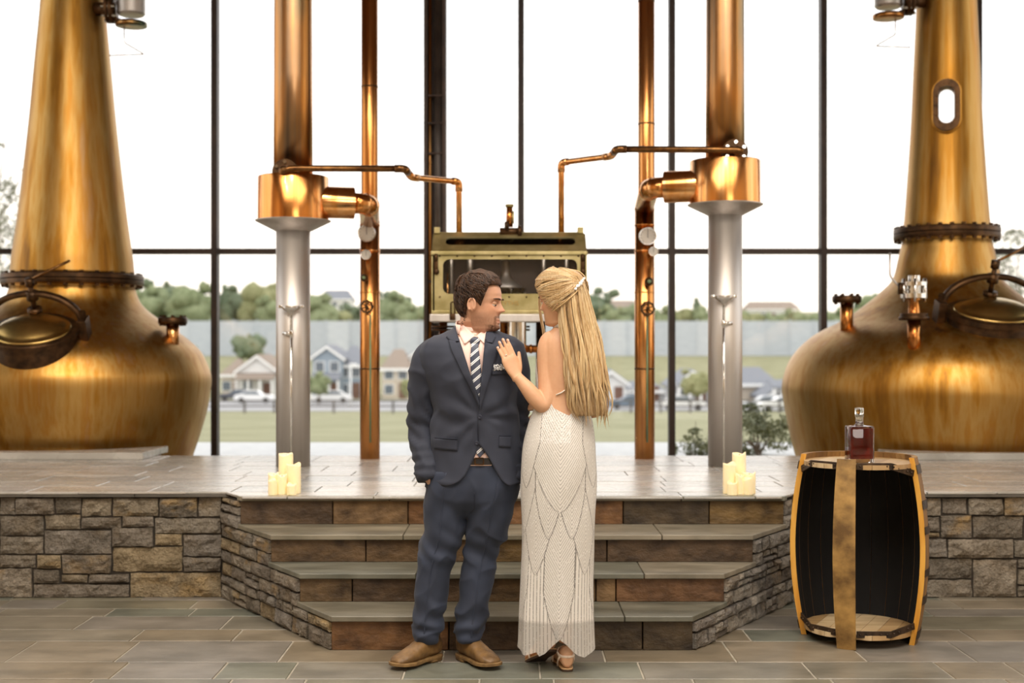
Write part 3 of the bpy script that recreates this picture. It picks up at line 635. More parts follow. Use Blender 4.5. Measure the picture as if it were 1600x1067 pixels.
def condenser(cx, base, pipe_px, sg, lbl, fl_px, fl_py, gz, label_pipe):
    d = 9.0; s = F/d; X = (cx-800)/s; Z = lambda py: CAM_H-(py-HOR)/s
    t = thing('condenser_column', (X, d, ZP), lbl, 'condenser', 'pair of condenser columns')
    dz = base
    mo('steel_shell', lathe([(.119, ZP), (.119, Z(358+dz))], (X, d, 0), 48), M['steel'], t)
    cone = mo('cone_collar', lathe([(.119, Z(362+dz)), (.262, Z(346+dz)), (.264, Z(344.5+dz)), (.24, Z(344+dz))], (X, d, 0), 64), M['steel'], t); edge_split(cone)
    cup = mo('copper_cup', lathe([(.2, Z(345+dz)), (.247, Z(345+dz)), (.247, Z(278+dz)), (.244, Z(277+dz)), (.12, Z(277+dz))], (X, d, 0), 64), M['copper_new'], t); edge_split(cup)
    mo('copper_shell', lathe([(.136, Z(278+dz)), (.134, Z(120)), (.132, Z(0)), (.132, 5.95)], (X, d, 0), 48), M['copper_tarnish'], t)
    # side outlet, sleeve and elbow to the down pipe
    dp = 9.6; sp = F/dp; Xp = (pipe_px-800)/sp; zo = Z(316+dz)
    a0 = np.array((X+sg*.23, d, zo)); dirv = np.array((Xp-X, .0+(dp-d)*.55, 0)); 
    a1 = a0+np.array((sg*.19, .05, 0)); a2 = np.array((Xp, dp, zo-.01)); 
    sl = mo('outlet_sleeve', tube([a0-(sg*.05, 0, 0), a0, a1, a1+(sg*.004, .001, 0)], [.112, .112, .112, .085], 32), M['copper_new'], t); edge_split(sl, 50)
    lo_ = np.array((Xp, dp, P(0, 348+dz*.7, dp)[2]))
    el = mo('outlet_elbow', tube(rpath([a1-(sg*.02, 0, 0), a1+(sg*.10, .06, .0), np.array((Xp, dp, zo-.07)), lo_], .14, 10), .074, 24), M['copper_new'], t)
    k = rpath([a1-(sg*.02, 0, 0), a1+(sg*.10, .06, .0), np.array((Xp, dp, zo-.07)), lo_], .14, 10)
    for i in (4, 9, len(k)-2):
        tv = k[i]-k[i-1]; tv /= np.linalg.norm(tv); mo('weld_bead', tube([k[i]-tv*.006, k[i], k[i]+tv*.006], [.075, .0785, .075], 24), M['copper_pipe'], el)
    # sampling funnel on a thin rod
    fx = fl_px; fd = d-.15; z0 = P(fx, 486, fd)[2]-.0
    fn = thing('sampling_funnel', (P(fx, 0, fd)[0], fd, ZP), 'slim chrome drain funnel on a tall rod before the '+('column by the window post' if sg < 0 else 'column next to the shrub'), 'funnel', 'sampling funnels at the columns') if False else None
    c = np.array((P(fx, 0, fd)[0], fd, 0)); zt = P(0, fl_py, fd)[2]
    rod = mo('drain_rod', cyl(c+(0, 0, ZP), c+(0, 0, zt-.05), .0085, 10), M['chrome'], t)
    mo('drain_funnel', lathe([(.012, zt-.06), (.018, zt-.045), (.045, zt-.03), (.062, zt-.012), (.066, zt), (.06, zt), (.04, zt-.022), (.01, zt-.03)], c, 28), M['chrome'], rod)
    mo('funnel_arm', join(bbox(c[0]-.088, c[0]-.055, c[1]-.012, c[1]+.012, zt-.012, zt+.012, .004), bbox(c[0]+.055, c[0]+.088, c[1]-.012, c[1]+.012, zt-.012, zt+.012, .004), torus(c+(0, 0, zt), .066, .005, 28, 6)), M['chrome'], rod)
    zb_ = zt-.185; mo('rod_clip', join(cyl(c+(-sg*.0, 0, zb_), c+(sg*-.06 if sg > 0 else .06, .03, zb_), .013, 10), bbox(c[0]-.015, c[0]+.015, c[1]-.015, c[1]+.015, zb_-.02, zb_+.02, .004)), M['chrome'], rod)
    # down pipe
    tp = thing('spirit_pipe', (Xp, dp, ZP), label_pipe, 'pipe', 'pair of gauge pipes')
    mo('lower_run', cyl((Xp, dp, ZP), (Xp, dp, lo_[2]), .0745, 32), M['copper_pipe'], tp)
    for py in (352, 392, 457, 576):
        z = P(0, py, dp)[2]; mo('pipe_joint', lathe([(.0746, z-.006), (.0772, z-.004), (.0772, z+.004), (.0746, z+.006)], (Xp, dp, 0), 32), M['copper_pipe'] if py != 576 else M['bronze_dark'], tp)
    for (kind, gx, gy, r) in gz:
        p = P(gx, gy, dp-.10)
        if kind == 'g': g = gauge(p, r*(dp-.1)/F, tp); mo('gauge_stem', cyl(p+(0, .03, 0), p+(0, .12, 0), .012, 8), M['copper_pipe'], g)
        elif kind == 'w': wheel(p, r*(dp-.1)/F*.8, tp)
        else:
            kb = mo('drain_cock', join(ellipsoid(p, (r*(dp-.1)/F, .03, r*(dp-.1)/F)), cyl(p, p+(0, .1, 0), .016, 8)), M['bronze_dark'], tp)
            mo('cock_eye', ellipsoid(p+(0, -.02, 0), (r*.5*(dp-.1)/F, .016, r*.5*(dp-.1)/F), 12, 8), M['verdigris'], kb)
    mo('flow_tube', cyl((Xp+.012, dp-.079, P(0, 690, dp)[2]), (Xp+.012, dp-.079, P(0, 492, dp)[2]), .007, 8), M['verdigris'], tp)
    du = 10.3; Xu = (pipe_px+(3 if sg < 0 else -.5)-800)*du/F
    tu = thing('tall_copper_pipe', (Xu, du, 0), 'tall plain copper riser pipe behind the '+('groom side' if sg < 0 else 'bride side')+' gauge pipe', 'pipe', 'pair of riser pipes')
    mo('pipe_run', cyl((Xu, du, 0), (Xu, du, 5.95), .067, 32), M['copper_pipe'], tu)
    for py in ((2, 194, 420) if sg < 0 else (136, 420)):
        z = P(0, py, du)[2]; mo('pipe_joint', lathe([(.067, z-.006), (.07, z-.003), (.07, z+.003), (.067, z+.006)], (Xu, du, 0), 32), M['bronze_dark'], tu)
    return t
M['verdigris'] = mat('verdigris', '5f7f68', '7a8a60', .5, .3)
condenser(458, 0, 578, 1, 'steel and copper condenser column with round cup, beside the golden still', 455, 479, [('g', 573, 364, 14), ('g', 572, 398, 8), ('k', 569, 434, 6), ('w', 573, 479, 11)], 'copper gauge pipe with two dials at the column on the groom side')
condenser(1133, -25, 1007, -1, 'steel and copper condenser column with round cup, beside the wide still', 1131, 463, [('g', 1012, 369, 14), ('g', 1021, 393, 7.5), ('k', 1014, 440, 7), ('w', 1012, 482, 12)], 'copper gauge pipe with two dials at the column on the bride side')

# thin transfer pipes to the spirit safe
def transfer(pts, c0, lab, sg):
    t = thing('transfer_pipe', (c0[0], c0[1], c0[2]-.09), lab, 'pipe', 'pair of transfer pipes')
    r = .0225; pts = [np.array(p) for p in pts]
    mo('horizontal_run', tube(rpath(pts[:3], .05, 8), r, 16), M['pipe_brown'], t)
    mo('offset_run', tube(rpath(pts[2:], .05, 8), r*.97, 16), M['copper_new'], t)
    for i in (2, 3, 4):
        p = pts[i]; 
        a = p+(pts[i-1]-p)/np.linalg.norm(pts[i-1]-p)*.07; b = p+(pts[i+1]-p)/np.linalg.norm(pts[i+1]-p)*.07
        mo('elbow_fitting', tube(rpath([a, p, b], .05, 8), r*1.2, 16), M['copper_new'] if i > 2 else M['pipe_brown'], t)
    fl = mo('pipe_flange', join(cyl(c0, c0+(0, .03, 0), .088, 32), cyl(c0+(0, .05, 0), c0+(0, .075, 0), .088, 32), cyl(c0+(0, .02, 0), c0+(0, .14, 0), .05, 16)), M['bronze_dark'], t); edge_split(fl)
    for k in range(6):
        a = k*PI/3+.5; q = c0+np.array((.066*math.cos(a), 0, .066*math.sin(a))); mo('bolt', cyl(q+(0, -.016, 0), q+(0, .09, 0), .012, 6), M['chrome'], fl, smooth=False)
    mo('flange_elbow', ellipsoid(c0+(0, -.03, .0), (.036, .04, .036), 16, 10), M['pipe_brown'], fl)
D0 = 8.80
transfer([P(443, 266, D0-.06), P(455, 263, D0-.06), P(633, 263.5, D0-.06), P(643, 277, 8.9), P(717, 284, 9.3), P(717.5, 380, 9.3)], P(445, 268, D0), 'brown and copper transfer pipe running behind the groom to the brass safe', 1)
transfer([P(1161, 236, D0-.06), P(1150, 234, D0-.06), P(963, 233, D0-.06), P(955, 244, 8.9), P(877, 254, 9.3), P(877, 380, 9.3)], P(1149, 237, D0), 'brown and copper transfer pipe crossing above the bride to the brass safe', -1)

# ------------------------------------------------------------------ spirit safe
ds = 9.05; s = F/ds; xa, xb = (674-800)/s, (917-800)/s; Z = lambda py: CAM_H-(py-HOR)/s
zf0, zf1, zr1 = Z(486), Z(397), Z(371)+.045; yb2 = ds+.46
safe = thing('spirit_safe', ((xa+xb)/2, ds+.2, ZP), 'brass cased spirit safe with glass windows above the couple', 'spirit safe')
xm = (xa+xb)/2; w = xb-xa
def slot_frame(x0, x1, z0, z1, ix0, ix1, iz0, iz1, r, o, ax, ay, az, h):
    n = 6; return frame_plate(rrect(x1-x0, z1-z0, .012, n, (x0+x1)/2, (z0+z1)/2), rrect(ix1-ix0, iz1-iz0, r, n, (ix0+ix1)/2, (iz0+iz1)/2), h, o, ax, ay, az)
X_, Z_, Y_ = (1, 0, 0), (0, 0, 1), (0, 1, 0)
fpl = mo('front_panel', slot_frame(xa+.01, xb-.01, zf0, zf1, (692-800)/s, (902-800)/s, Z(459), Z(405), .045, (0, ds, 0), X_, Z_, Y_, .02), M['brass_case'], safe, smooth=False)
mo('front_glass', box(xa+.04, xb-.04, ds+.012, ds+.016, Z(462), Z(402)), M['pane'], safe, smooth=False)
ay = np.array((0, .20, zr1-zf1)); L = np.linalg.norm(ay); ay /= L; az = np.cross((1, 0, 0), ay)
mo('lid_panel', slot_frame(xa+.012, xb-.012, 0, L, (695-800)/s, (900-800)/s, L*.38, L*.78, .035, (0, ds, zf1+.01), X_, ay, -az, .018), M['brass_case'], safe, smooth=False)
mo('lid_glass', loc2w(box(xa+.05, xb-.05, L*.3, L*.85, -.008, -.005), (0, ds, zf1+.01), np.array(X_), ay, az), M['pane'], safe, smooth=False)
mo('lid_rail', bbox(xa-.005, xb+.005, ds-.018, ds+.02, zf1-.008, zf1+.02, .006), M['brass_case'], safe, smooth=False)
mo('top_plate', bbox(xa+.012, xb-.012, ds+.2, yb2, zr1-.01, zr1+.012, .004), M['brass_case'], safe, smooth=False)
M['dark_panel'] = mat('dark_back_panel', '241c18', '3a2c26', .35, .2)
mo('back_panel', box(xa+.01, xb-.01, yb2-.02, yb2, zf0, zr1), M['dark_panel'], safe, smooth=False)
mo('base_plate', bbox(xa, xb, ds-.005, yb2, zf0-.02, zf0+.004, .004), M['brass_case'], safe, smooth=False)
for x in (xa, xb-.022): mo('end_panel', prism([(ds, zf0), (yb2, zf0), (yb2, zr1), (ds+.2, zr1), (ds, zf1)], .022, (x, 0, 0), Y_, Z_, X_), M['brass_case'], safe, smooth=False)
mo('shelf', bbox(xa-.012, xb+.012, ds-.03, yb2, zf0-.075, zf0-.022, .005), M['steel'], safe, smooth=False)
for k in range(9):
    for zz_ in (Z(400), Z(464)): 
        x = xa+.06+(w-.12)*k/8; mo('rivet', ellipsoid((x, ds-.001, zz_), (.007, .004, .007), 8, 6), M['bronze_dark'], fpl)
for x in (xa+.02, xb-.045):
    mo('corner_hinge', join(bbox(x, x+.028, ds-.014, ds, zf1-.14, zf1-.0, .004), cyl((x+.014, ds-.016, zf1-.05), (x+.014, ds-.016, zf1+.0), .012, 8), ellipsoid((x+.018, ds-.012, zf1-.125), (.018, .01, .022), 10, 8)), M['bronze_dark'], safe)
    mo('lid_lug', bbox(x-.012, x+.03, ds+.17, ds+.21, zr1, zr1+.045, .004), M['brass_case'], safe, smooth=False)
lt = text_mesh('FORSYTHS', .045, .003); mo('maker_lettering', loc2w(lt, ((787-800)/s, ds-.002, Z(474)), np.array((1., 0, 0)), np.array((0, 0, 1.)), np.array((0, -1., 0))), M['brass_dome'], safe, smooth=False)
pl_ = mo('padlock', join(bbox((703-800)/s, (712-800)/s, ds-.045, ds-.02, Z(500), Z(490), .004), tube(rpath([((705-800)/s, ds-.032, Z(490)), ((705-800)/s, ds-.032, Z(472)), ((711-800)/s, ds-.032, Z(472)), ((711-800)/s, ds-.032, Z(490))], .018), .005, 6)), M['bronze_dark'], safe)
M['clear'] = glassy('clear_glass', tint=(.82, .86, .84)); ym = ds+.22
for px in (704, 734, 850, 886): mo('glass_tube', cyl(((px-800)/s*1.02, ym+.05, zf0), ((px-800)/s*1.02, ym+.05, zr1-.02), .016 if px != 734 else .022, 12), M['steel'], safe)
mo('copper_rod', cyl(((698-800)/s, ym-.1, zf0), ((698-800)/s, ym-.1, Z(425)), .008, 8), M['copper_new'], safe)
cx_ = (790-800)/s
mo('glass_bell', lathe([(.03, Z(404)), (.034, Z(425)), (.04, Z(430)), (.07, Z(437)), (.115, Z(445)), (.118, Z(449)), (.1, Z(449))], (cx_, ym, 0), 28), M['steel'], safe)
rb = [(.07, Z(470)), (.07, Z(452))]; mo('ribbed_cup', lathe([(.066+.006*(k % 2), 0) for k in range(1)]+[(.07, Z(480)), (.072, Z(449)), (.066, Z(449)), (.064, Z(470))], (cx_+.08, ym-.06, 0), 28), M['chrome'], safe)
# fitting above and pipework below the safe
fx = (796-800)/s
ft = mo('top_fitting', join(cyl((fx, ym, zr1), (fx, ym, Z(352)), .03, 16), cyl((fx, ym, Z(350)), (fx, ym, Z(318)), .026, 16, .022)), M['copper_pipe'], safe)
mo('fitting_valve', join(cyl((fx-.07, ym-.03, Z(358)), (fx+.09, ym-.03, Z(358)), .028, 14), cyl((fx+.06, ym-.03, Z(358)), (fx+.085, ym-.03, Z(358)), .045, 14), cyl((fx-.02, ym-.06, Z(356)), (fx-.02, ym-.06, Z(343)), .016, 10)), M['bronze_dark'], ft)
mo('fitting_cap', join(cyl((fx, ym, Z(318)), (fx, ym, Z(314)), .03, 14), cyl((fx+.025, ym-.02, Z(345)), (fx+.025, ym-.02, Z(325)), .008, 8)), M['brass_case'], ft)
for px, r in ((787, .03), (810, .042), (846, .035), (690, .03), (905, .03)):
    x = (px-800)/s; lg = mo('support_pipe', cyl((x, ym, ZP), (x, ym, zf0-.06), r, 16), M['copper_pipe'] if px != 846 else M['bronze_dark'], safe)
    if px in (765, 810, 690): mo('support_flange', join(lathe([(r, Z(516)), (.085, Z(516)), (.085, Z(513)), (r, Z(513))], (x, ym, 0), 24), lathe([(r, Z(511)), (.085, Z(511)), (.085, Z(508)), (r, Z(508))], (x, ym, 0), 24)), M['bronze_dark'], lg)
mo('cross_pipe', join(cyl(((810-800)/s, ym, Z(545)), ((905-800)/s, ym, Z(545)), .028, 16), cyl(((828-800)/s, ym, Z(545)), ((832-800)/s, ym, Z(545)), .034, 16)), M['copper_pipe'], safe)
# ================================================================== CANDLES, BARREL, BOTTLE
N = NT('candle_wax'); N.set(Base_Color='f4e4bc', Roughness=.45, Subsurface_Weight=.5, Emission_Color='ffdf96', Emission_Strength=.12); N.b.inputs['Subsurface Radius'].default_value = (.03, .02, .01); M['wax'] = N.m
M['wick'] = mat('wick', '3a2c1c', '4a3824', .8)
def candle(px0, px1, ptop, pbase, d, lab, grp, wob):
    x0, x1 = P(px0, 0, d)[0], P(px1, 0, d)[0]; r = (x1-x0)/2; X = (x0+x1)/2; zt = ZP+(pbase-ptop)*d/F
    a = np.arange(36)*2*PI/36; rg = np.random.default_rng(wob); ph = rg.uniform(0, 6, 3)
    lip = .006*np.sin(a*2+ph[0])+.004*np.sin(a*3+ph[1]); rings = []
    for rr, z, k in ((r*.97, ZP, 0), (r, ZP+.004, 0), (r, zt-.01, .6), (r*.97, zt, 1), (r*.9, zt-.002, 1), (r*.82, zt-.014, .3), (r*.4, zt-.018, 0), (.004, zt-.018, 0)):
        rings.append(np.stack((X+rr*np.cos(a), d+rr*np.sin(a), z+lip*k), 1))
    t = mo('pillar_candle', loft(rings), M['wax']); tag(t, lab, 'candle', grp)
    mo('wick', cyl((X, d, zt-.02), (X+.002, d, zt-.002), .0015, 6), M['wick'], t); return t
names = ['tallest', 'second tallest', 'middle', 'short', 'shortest']
def cluster(L, grp, where):
    for i, (a, b, tp, d, nm) in enumerate(L): candle(a, b, tp, HOR+(CAM_H-ZP)*F/d, d, nm+where, grp, i+len(where))
cluster([(435.5, 458, 709, 7.36, 'tallest ivory pillar candle at the back'), (448, 470, 725, 7.28, 'second tallest ivory pillar candle'), (419, 436, 739.5, 7.27, 'medium ivory pillar candle at the outer edge'), (433, 448, 741.5, 7.225, 'medium ivory pillar candle in the middle'), (419.5, 433.5, 749.5, 7.20, 'short ivory pillar candle at the outer front'), (448, 463, 756.5, 7.20, 'lowest ivory pillar candle in front')], 'candles on the groom side of the stage', ' of the cluster on the groom side')
cluster([(1144, 1165.5, 708, 7.36, 'tallest ivory pillar candle at the back'), (1129.5, 1150, 724, 7.27, 'second tallest ivory pillar candle'), (1160, 1180.5, 738.5, 7.29, 'medium ivory pillar candle at the outer edge'), (1149, 1163, 741, 7.225, 'medium ivory pillar candle in the middle'), (1160, 1177, 747, 7.215, 'short ivory pillar candle at the outer front'), (1136.5, 1152, 753.5, 7.20, 'lowest ivory pillar candle in front')], 'candles on the bride side of the stage', ' of the cluster on the bride side')

# barrel cut open at the front, one stave left standing
M['stave'] = mat('weathered_oak_stave', '7a5c38', 'a8834e', .65, 0, (14, 14, 2), 6, .5, .006, (40, 40, 5), ['ffffff', 'd8ccb8', 'e8dcc8', 'c8b898'], 1.0)
M['char'] = mat('charred_inside', '040303', '0a0706', .9, 0, (10, 10, 3), 5, .5)
M['cut_oak'] = mat('fresh_cut_oak', 'c8892c', 'e0a848', .5, 0, (20, 20, 3), 5, .3)
M['hoop'] = mat('rusty_hoop', '3a3028', '5a4838', .5, .8, (20, 20, 20), 4, .3)
M['front_stave'] = mat('aged_front_stave', '62461f', 'b48c4c', .6, 0, (7, 7, 9), 6, .4, .006, (30, 30, 12))
M['head_board'] = mat('barrel_head_boards', 'b0946c', 'd0b890', .5, 0, (4, 26, 4), 6, .3, .004, None, ['ffffff', 'e8dccc', 'd8c8b0'])
bd = 6.34; bX = (1340-800)*bd/F+.005; HB = .905; RH, RM = .278, .333; FACE = math.radians(27)
brl = thing('half_barrel', (bX, bd, 0), 'upright oak barrel cut open at the front with charred inside and one standing stave', 'barrel')
def brad(z): u = 2*z/HB-1; return RH+(RM-RH)*(1-abs(u)**1.9)
ns = 22; zs = np.linspace(0, HB, 22); fd = -PI/2-FACE+2*PI    # direction the opening faces
def stave_vf(a0, a1, th=.026, r_off=0):
    n = 4; av = np.linspace(a0, a1, n); rings = []
    for z in zs:
        ro = brad(z)+r_off; ri = ro-th; c = [(bX+ro*math.cos(a), bd+ro*math.sin(a), z) for a in av]+[(bX+ri*math.cos(a), bd+ri*math.sin(a), z) for a in av[::-1]]
        rings.append(c)
    return loft(rings)
step = 2*PI/ns; half_open = math.radians(80)
k0 = fd+half_open; m = int(round((2*PI-2*half_open)/step)); st_ = (2*PI-2*half_open)/m
M_in = M['char']
for i in range(m):
    a0 = k0+i*st_; v, f = stave_vf(a0+.004, a0+st_-.004)
    so_ = mo('stave', (v, f), M['stave'], brl); so_.data.materials.append(M['char']); so_.data.materials.append(M['cut_oak'])
    mi = []
    for p in so_.data.polygons:
        c = np.array(p.center)+np.array(ORG[brl.name])-np.array((bX, bd, 0)); rr = math.hypot(c[0], c[1]); an = math.atan2(c[1], c[0]); n = np.array(p.normal)
        rad = np.array((math.cos(an), math.sin(an), 0)); q = np.dot(n, rad); ed = abs(q) < .4 and abs(n[2]) < .6
        mi.append(1 if q < -.4 and c[2] < HB-.06 else (2 if ed and ((i == 0) or (i == m-1)) else 0))
    so_.data.polygons.foreach_set('material_index', mi); edge_split(so_)
fs = mo('front_stave', stave_vf(fd-.16, fd+.16, .026, .0), M['front_stave'], brl); edge_split(fs)
# heads: boards across the barrel
for zc, nm in ((HB-.05, 'head_board'), (.045, 'head_board')):
    axd = np.array((math.cos(fd), math.sin(fd))); axw = np.array((-axd[1], axd[0])); Rr = brad(zc)-.024; nb = 7
    cut = Rr*math.cos(math.radians(38)) ; 
    for k in range(nb):
        w0 = -Rr+2*Rr*k/nb; w1 = -Rr+2*Rr*(k+1)/nb; pts = []
        ww = np.linspace(w0+.001, w1-.001, 6)
        bk = [(-math.sqrt(max(0, Rr*Rr-q*q)), q) for q in ww]
        lim = lambda q: min(math.sqrt(max(0, Rr*Rr-q*q)), Rr*.93, .05+Rr*1.25-abs(q))
        fr = [(lim(q), q) for q in ww[::-1]]
        pts = [(bX+axd[0]*a+axw[0]*b, bd+axd[1]*a+axw[1]*b) for a, b in bk+fr]
        mo(nm, prism(pts, .022, (0, 0, zc), X_, Y_, Z_), M['head_board'], brl, smooth=False)
def ringband(z0, z1, a0, a1, off, name, parent, mm='hoop'):
    av = np.linspace(a0, a1, 40); rings = []
    for a in av:
        rings.append([(bX+(brad(z)+o)*math.cos(a), bd+(brad(z)+o)*math.sin(a), z) for z, o in ((z0, off), (z1, off), (z1, off+.004), (z0, off+.004))])
    return mo(name, loft(rings), M[mm], parent, smooth=False)
e0, e1 = k0, k0+m*st_
for z0, z1 in ((.03, .07), (.2, .24), (.335, .37), (.54, .575), (.66, .7), (.83, .87)): ringband(z0, z1, e0-.01, e1+.01, .001, 'hoop', brl)
# iron straps that tie the cut staves to the heads
for zc, dz in ((HB-.045, -.03), (.06, .035)):
    for sg in (1, -1):
        a = fd+sg*half_open; Rr = brad(zc)-.012; p0 = np.array((bX+Rr*math.cos(a), bd+Rr*math.sin(a), zc+dz)); a2 = fd+sg*.80; R2 = Rr*.96
        p1 = np.array((bX+R2*math.cos(a2), bd+R2*math.sin(a2), zc+.012)); a3 = fd+sg*.17; p2 = np.array((bX+R2*.985*math.cos(a3), bd+R2*.985*math.sin(a3), zc+.012))
        for q0, q1 in ((p0, p1), (p1, p2)):
            dv = q1-q0; L = np.linalg.norm(dv); dv /= L; nn = np.cross(dv, (0, 0, 1)); nn /= np.linalg.norm(nn)
            sp_ = mo('strap', loc2w(bbox(0, L, -.003, .003, -.016, .016, .001, 1), q0, dv, nn, np.cross(dv, nn)), M['hoop'], brl, smooth=False)
            for t_ in (.12, .3, .7, .9): 
                c = q0+dv*L*t_; mo('rivet', join(ellipsoid(c+nn*.004, (.005, .005, .005), 8, 6), ellipsoid(c-nn*.004, (.005, .005, .005), 8, 6)), M['chrome'] if False else M['hoop'], sp_)

# whiskey bottle on the barrel head
ZH = HB-.05+.0225; bt = P(1341, 737, 6.3); bx0 = bt[0]; by0 = 6.28; hw = 21*6.28/F*.9
bot = thing('whiskey_bottle', (bx0, by0, ZH), 'square clear bottle of dark red whiskey on the barrel', 'bottle')
N = NT('bottle_glass'); N.set(Base_Color='f6f6f2', Roughness=.0, Transmission_Weight=1.0, IOR=1.45); M['bglass'] = N.m
N = NT('red_whiskey'); N.set(Base_Color='6e0f0a', Roughness=.05, Transmission_Weight=.5, IOR=1.34); M['whisky'] = N.m
HBt = 57*6.28/F
def sq(hw_, z, r, yy=1.0): return [(bx0+x, by0+y*yy, ZH+z) for x, y in rrect(2*hw_, 2*hw_, r, 5)]
g = loft([sq(hw*.97, 0, .01), sq(hw, .006, .012), sq(hw, HBt-.01, .012), sq(hw*.94, HBt-.002, .012), sq(.024, HBt+.002, .023), sq(.0195, HBt+.008, .019), sq(.0185, HBt+.04, .018), sq(.022, HBt+.043, .0215), sq(.022, HBt+.05, .0215), sq(.0185, HBt+.052, .018)])
gl = mo('glass_body', g, M['bglass'], bot); edge_split(gl, 40)
lq = loft([sq(hw*.86, .018, .008), sq(hw*.89, .022, .01), sq(hw*.89, HBt-.012, .01)]); o = mo('whiskey', lq, M['whisky'], bot); edge_split(o, 40)
st = mo('stopper', lathe([(.014, HBt+.04), (.0155, HBt+.052), (.021, HBt+.053), (.022, HBt+.056), (.022, HBt+.082), (.0205, HBt+.086), (.004, HBt+.087)], (bx0, by0, ZH), 24), M['bglass'], bot); edge_split(st)
mo('cork', lathe([(.013, HBt+.02), (.0135, HBt+.052), (.004, HBt+.053)], (bx0, by0, ZH), 20), mat('cork', 'cdbfa4', 'e0d6c0', .6, 0, (60, 60, 60)), bot)
# ================================================================== PEOPLE
def voxel_union(vf, size, smooth=6, fac=.5):
    """one continuous skin over overlapping closed shapes"""
    me = bpy.data.meshes.new('tmp'); me.from_pydata(np.asarray(vf[0], float).tolist(), [], [tuple(int(i) for i in q) for q in vf[1]]); me.update()
    bm = bmesh.new(); bm.from_mesh(me); bmesh.ops.recalc_face_normals(bm, faces=bm.faces); bm.to_mesh(me); bm.free()
    o = bpy.data.objects.new('tmp', me); COL.objects.link(o)
    m = o.modifiers.new('r', 'REMESH'); m.mode = 'VOXEL'; m.voxel_size = size
    if smooth: k = o.modifiers.new('s', 'SMOOTH'); k.iterations = smooth; k.factor = fac
    dg = bpy.context.evaluated_depsgraph_get(); e = o.evaluated_get(dg); r = e.to_mesh()
    v = np.empty(len(r.vertices)*3); r.vertices.foreach_get('co', v); f = [tuple(p.vertices) for p in r.polygons]
    e.to_mesh_clear(); bpy.data.objects.remove(o); bpy.data.meshes.remove(me); return v.reshape(-1, 3), f
def ell_ring(c, hw, hd, n=32, e=2.0, ax=(1, 0, 0), ay=(0, 1, 0)):
    a = np.arange(n)*2*PI/n; ca, sa = np.cos(a), np.sin(a)
    return np.array(c)+(np.sign(ca)*np.abs(ca)**(2/e)*hw)[:, None]*np.array(ax, float)+(np.sign(sa)*np.abs(sa)**(2/e)*hd)[:, None]*np.array(ay, float)
def limb(pts, n=20, sides=16, flat=1.0):
    """tapered limb through (x, y, z, r)"""
    p = smooth_path(pts, n); return tube(p[:, :3], np.maximum(p[:, 3], .003), sides, flat=flat)
def normals_of(v, f):
    n = np.zeros_like(v); fa = np.array([(q[0], q[1], q[2]) for q in f]); fn = np.cross(v[fa[:, 1]]-v[fa[:, 0]], v[fa[:, 2]]-v[fa[:, 0]])
    for q in range(3): np.add.at(n, fa[:, q], fn)
    return n/(np.linalg.norm(n, axis=1)[:, None]+1e-12)
def folds(vf, fn):
    v, f = vf; n = normals_of(v, f); return v+n*np.array([fn(p) for p in v])[:, None], f
# ---- head: local x = face forward, y = its left, z up, chin at 0, crown at 1 (times H)
HL = np.array([(-.03, .030, -.045, .030), (.0, .070, -.045, .036), (.035, .083, -.05, .043), (.08, .089, -.055, .045), (.13, .087, -.062, .050), (.19, .085, -.07, .056), (.26, .084, -.078, .062), (.34, .085, -.087, .068), (.42, .083, -.093, .071),
  (.5, .082, -.098, .073), (.58, .088, -.101, .075), (.68, .089, -.101, .077), (.78, .082, -.097, .0755), (.87, .065, -.085, .067), (.94, .039, -.06, .05), (.985, .012, -.032, .027), (1.0, -.008, -.014, .005)])
def hl(z): return np.array([np.interp(z, HL[:, 0], HL[:, k]) for k in (1, 2, 3)])
def head_pt(phi, z, H, off=0.0, male=True, face=True):
    """phi = angle from the face, z = fraction of the head height"""
    fr, bk, w = hl(z); c = (fr+bk)/2; a = (fr-bk)/2; e = 2.25
    cp, sp = math.cos(phi), math.sin(phi); x = c+a*math.copysign(abs(cp)**(2/e), cp); y = w*math.copysign(abs(sp)**(2/e), sp)
    if face and cp > 0:
        g = lambda y0, z0, sy, sz: math.exp(-((abs(y)-y0)/sy)**2-((z-z0)/sz)**2)
        if .30 < z < .62:
            t = (z-.365)/.2; nh = .033 if male else .026; prof = (1-max(0, t)*.92)*nh if t > 0 else nh*max(0, 1+t*5.5); prof = max(prof, .004*math.exp(-((z-.55)/.06)**2))
            x += prof*math.exp(-(y/(.0125+.004*max(0, .42-z)/.1))**2)+.006*g(.011, .335, .006, .03)
        x += -.011*g(.031, .495, .016, .045)+.005*g(.028, .575, .022, .03)+.005*g(.046, .40, .018, .07)
        x += .0065*g(0, .205, .019, .022)+.006*g(0, .158, .016, .022)-.004*g(0, .182, .02, .008)-.004*g(0, .115, .02, .025)+.007*g(0, .055, .018, .04)
        x += -.003*g(0, .26, .004, .03)
    if off:
        v = Vector((x-c, y, (z-.55)*H*.9)); 
        if v.length > 0: v.normalize()
        return np.array((x+v.x*off, y+v.y*off, z*H+v.z*off))
    return np.array((x, y, z*H))
def head_mesh(H, male=True):
    zs = np.unique(np.concatenate((np.linspace(-.03, .62, 74), np.linspace(.62, 1, 24)))); ph = np.arange(88)*2*PI/88; ph = ph+.55*np.sin(ph)*-.0
    return loft([[head_pt(p, z, H, male=male) for p in ph] for z in zs])
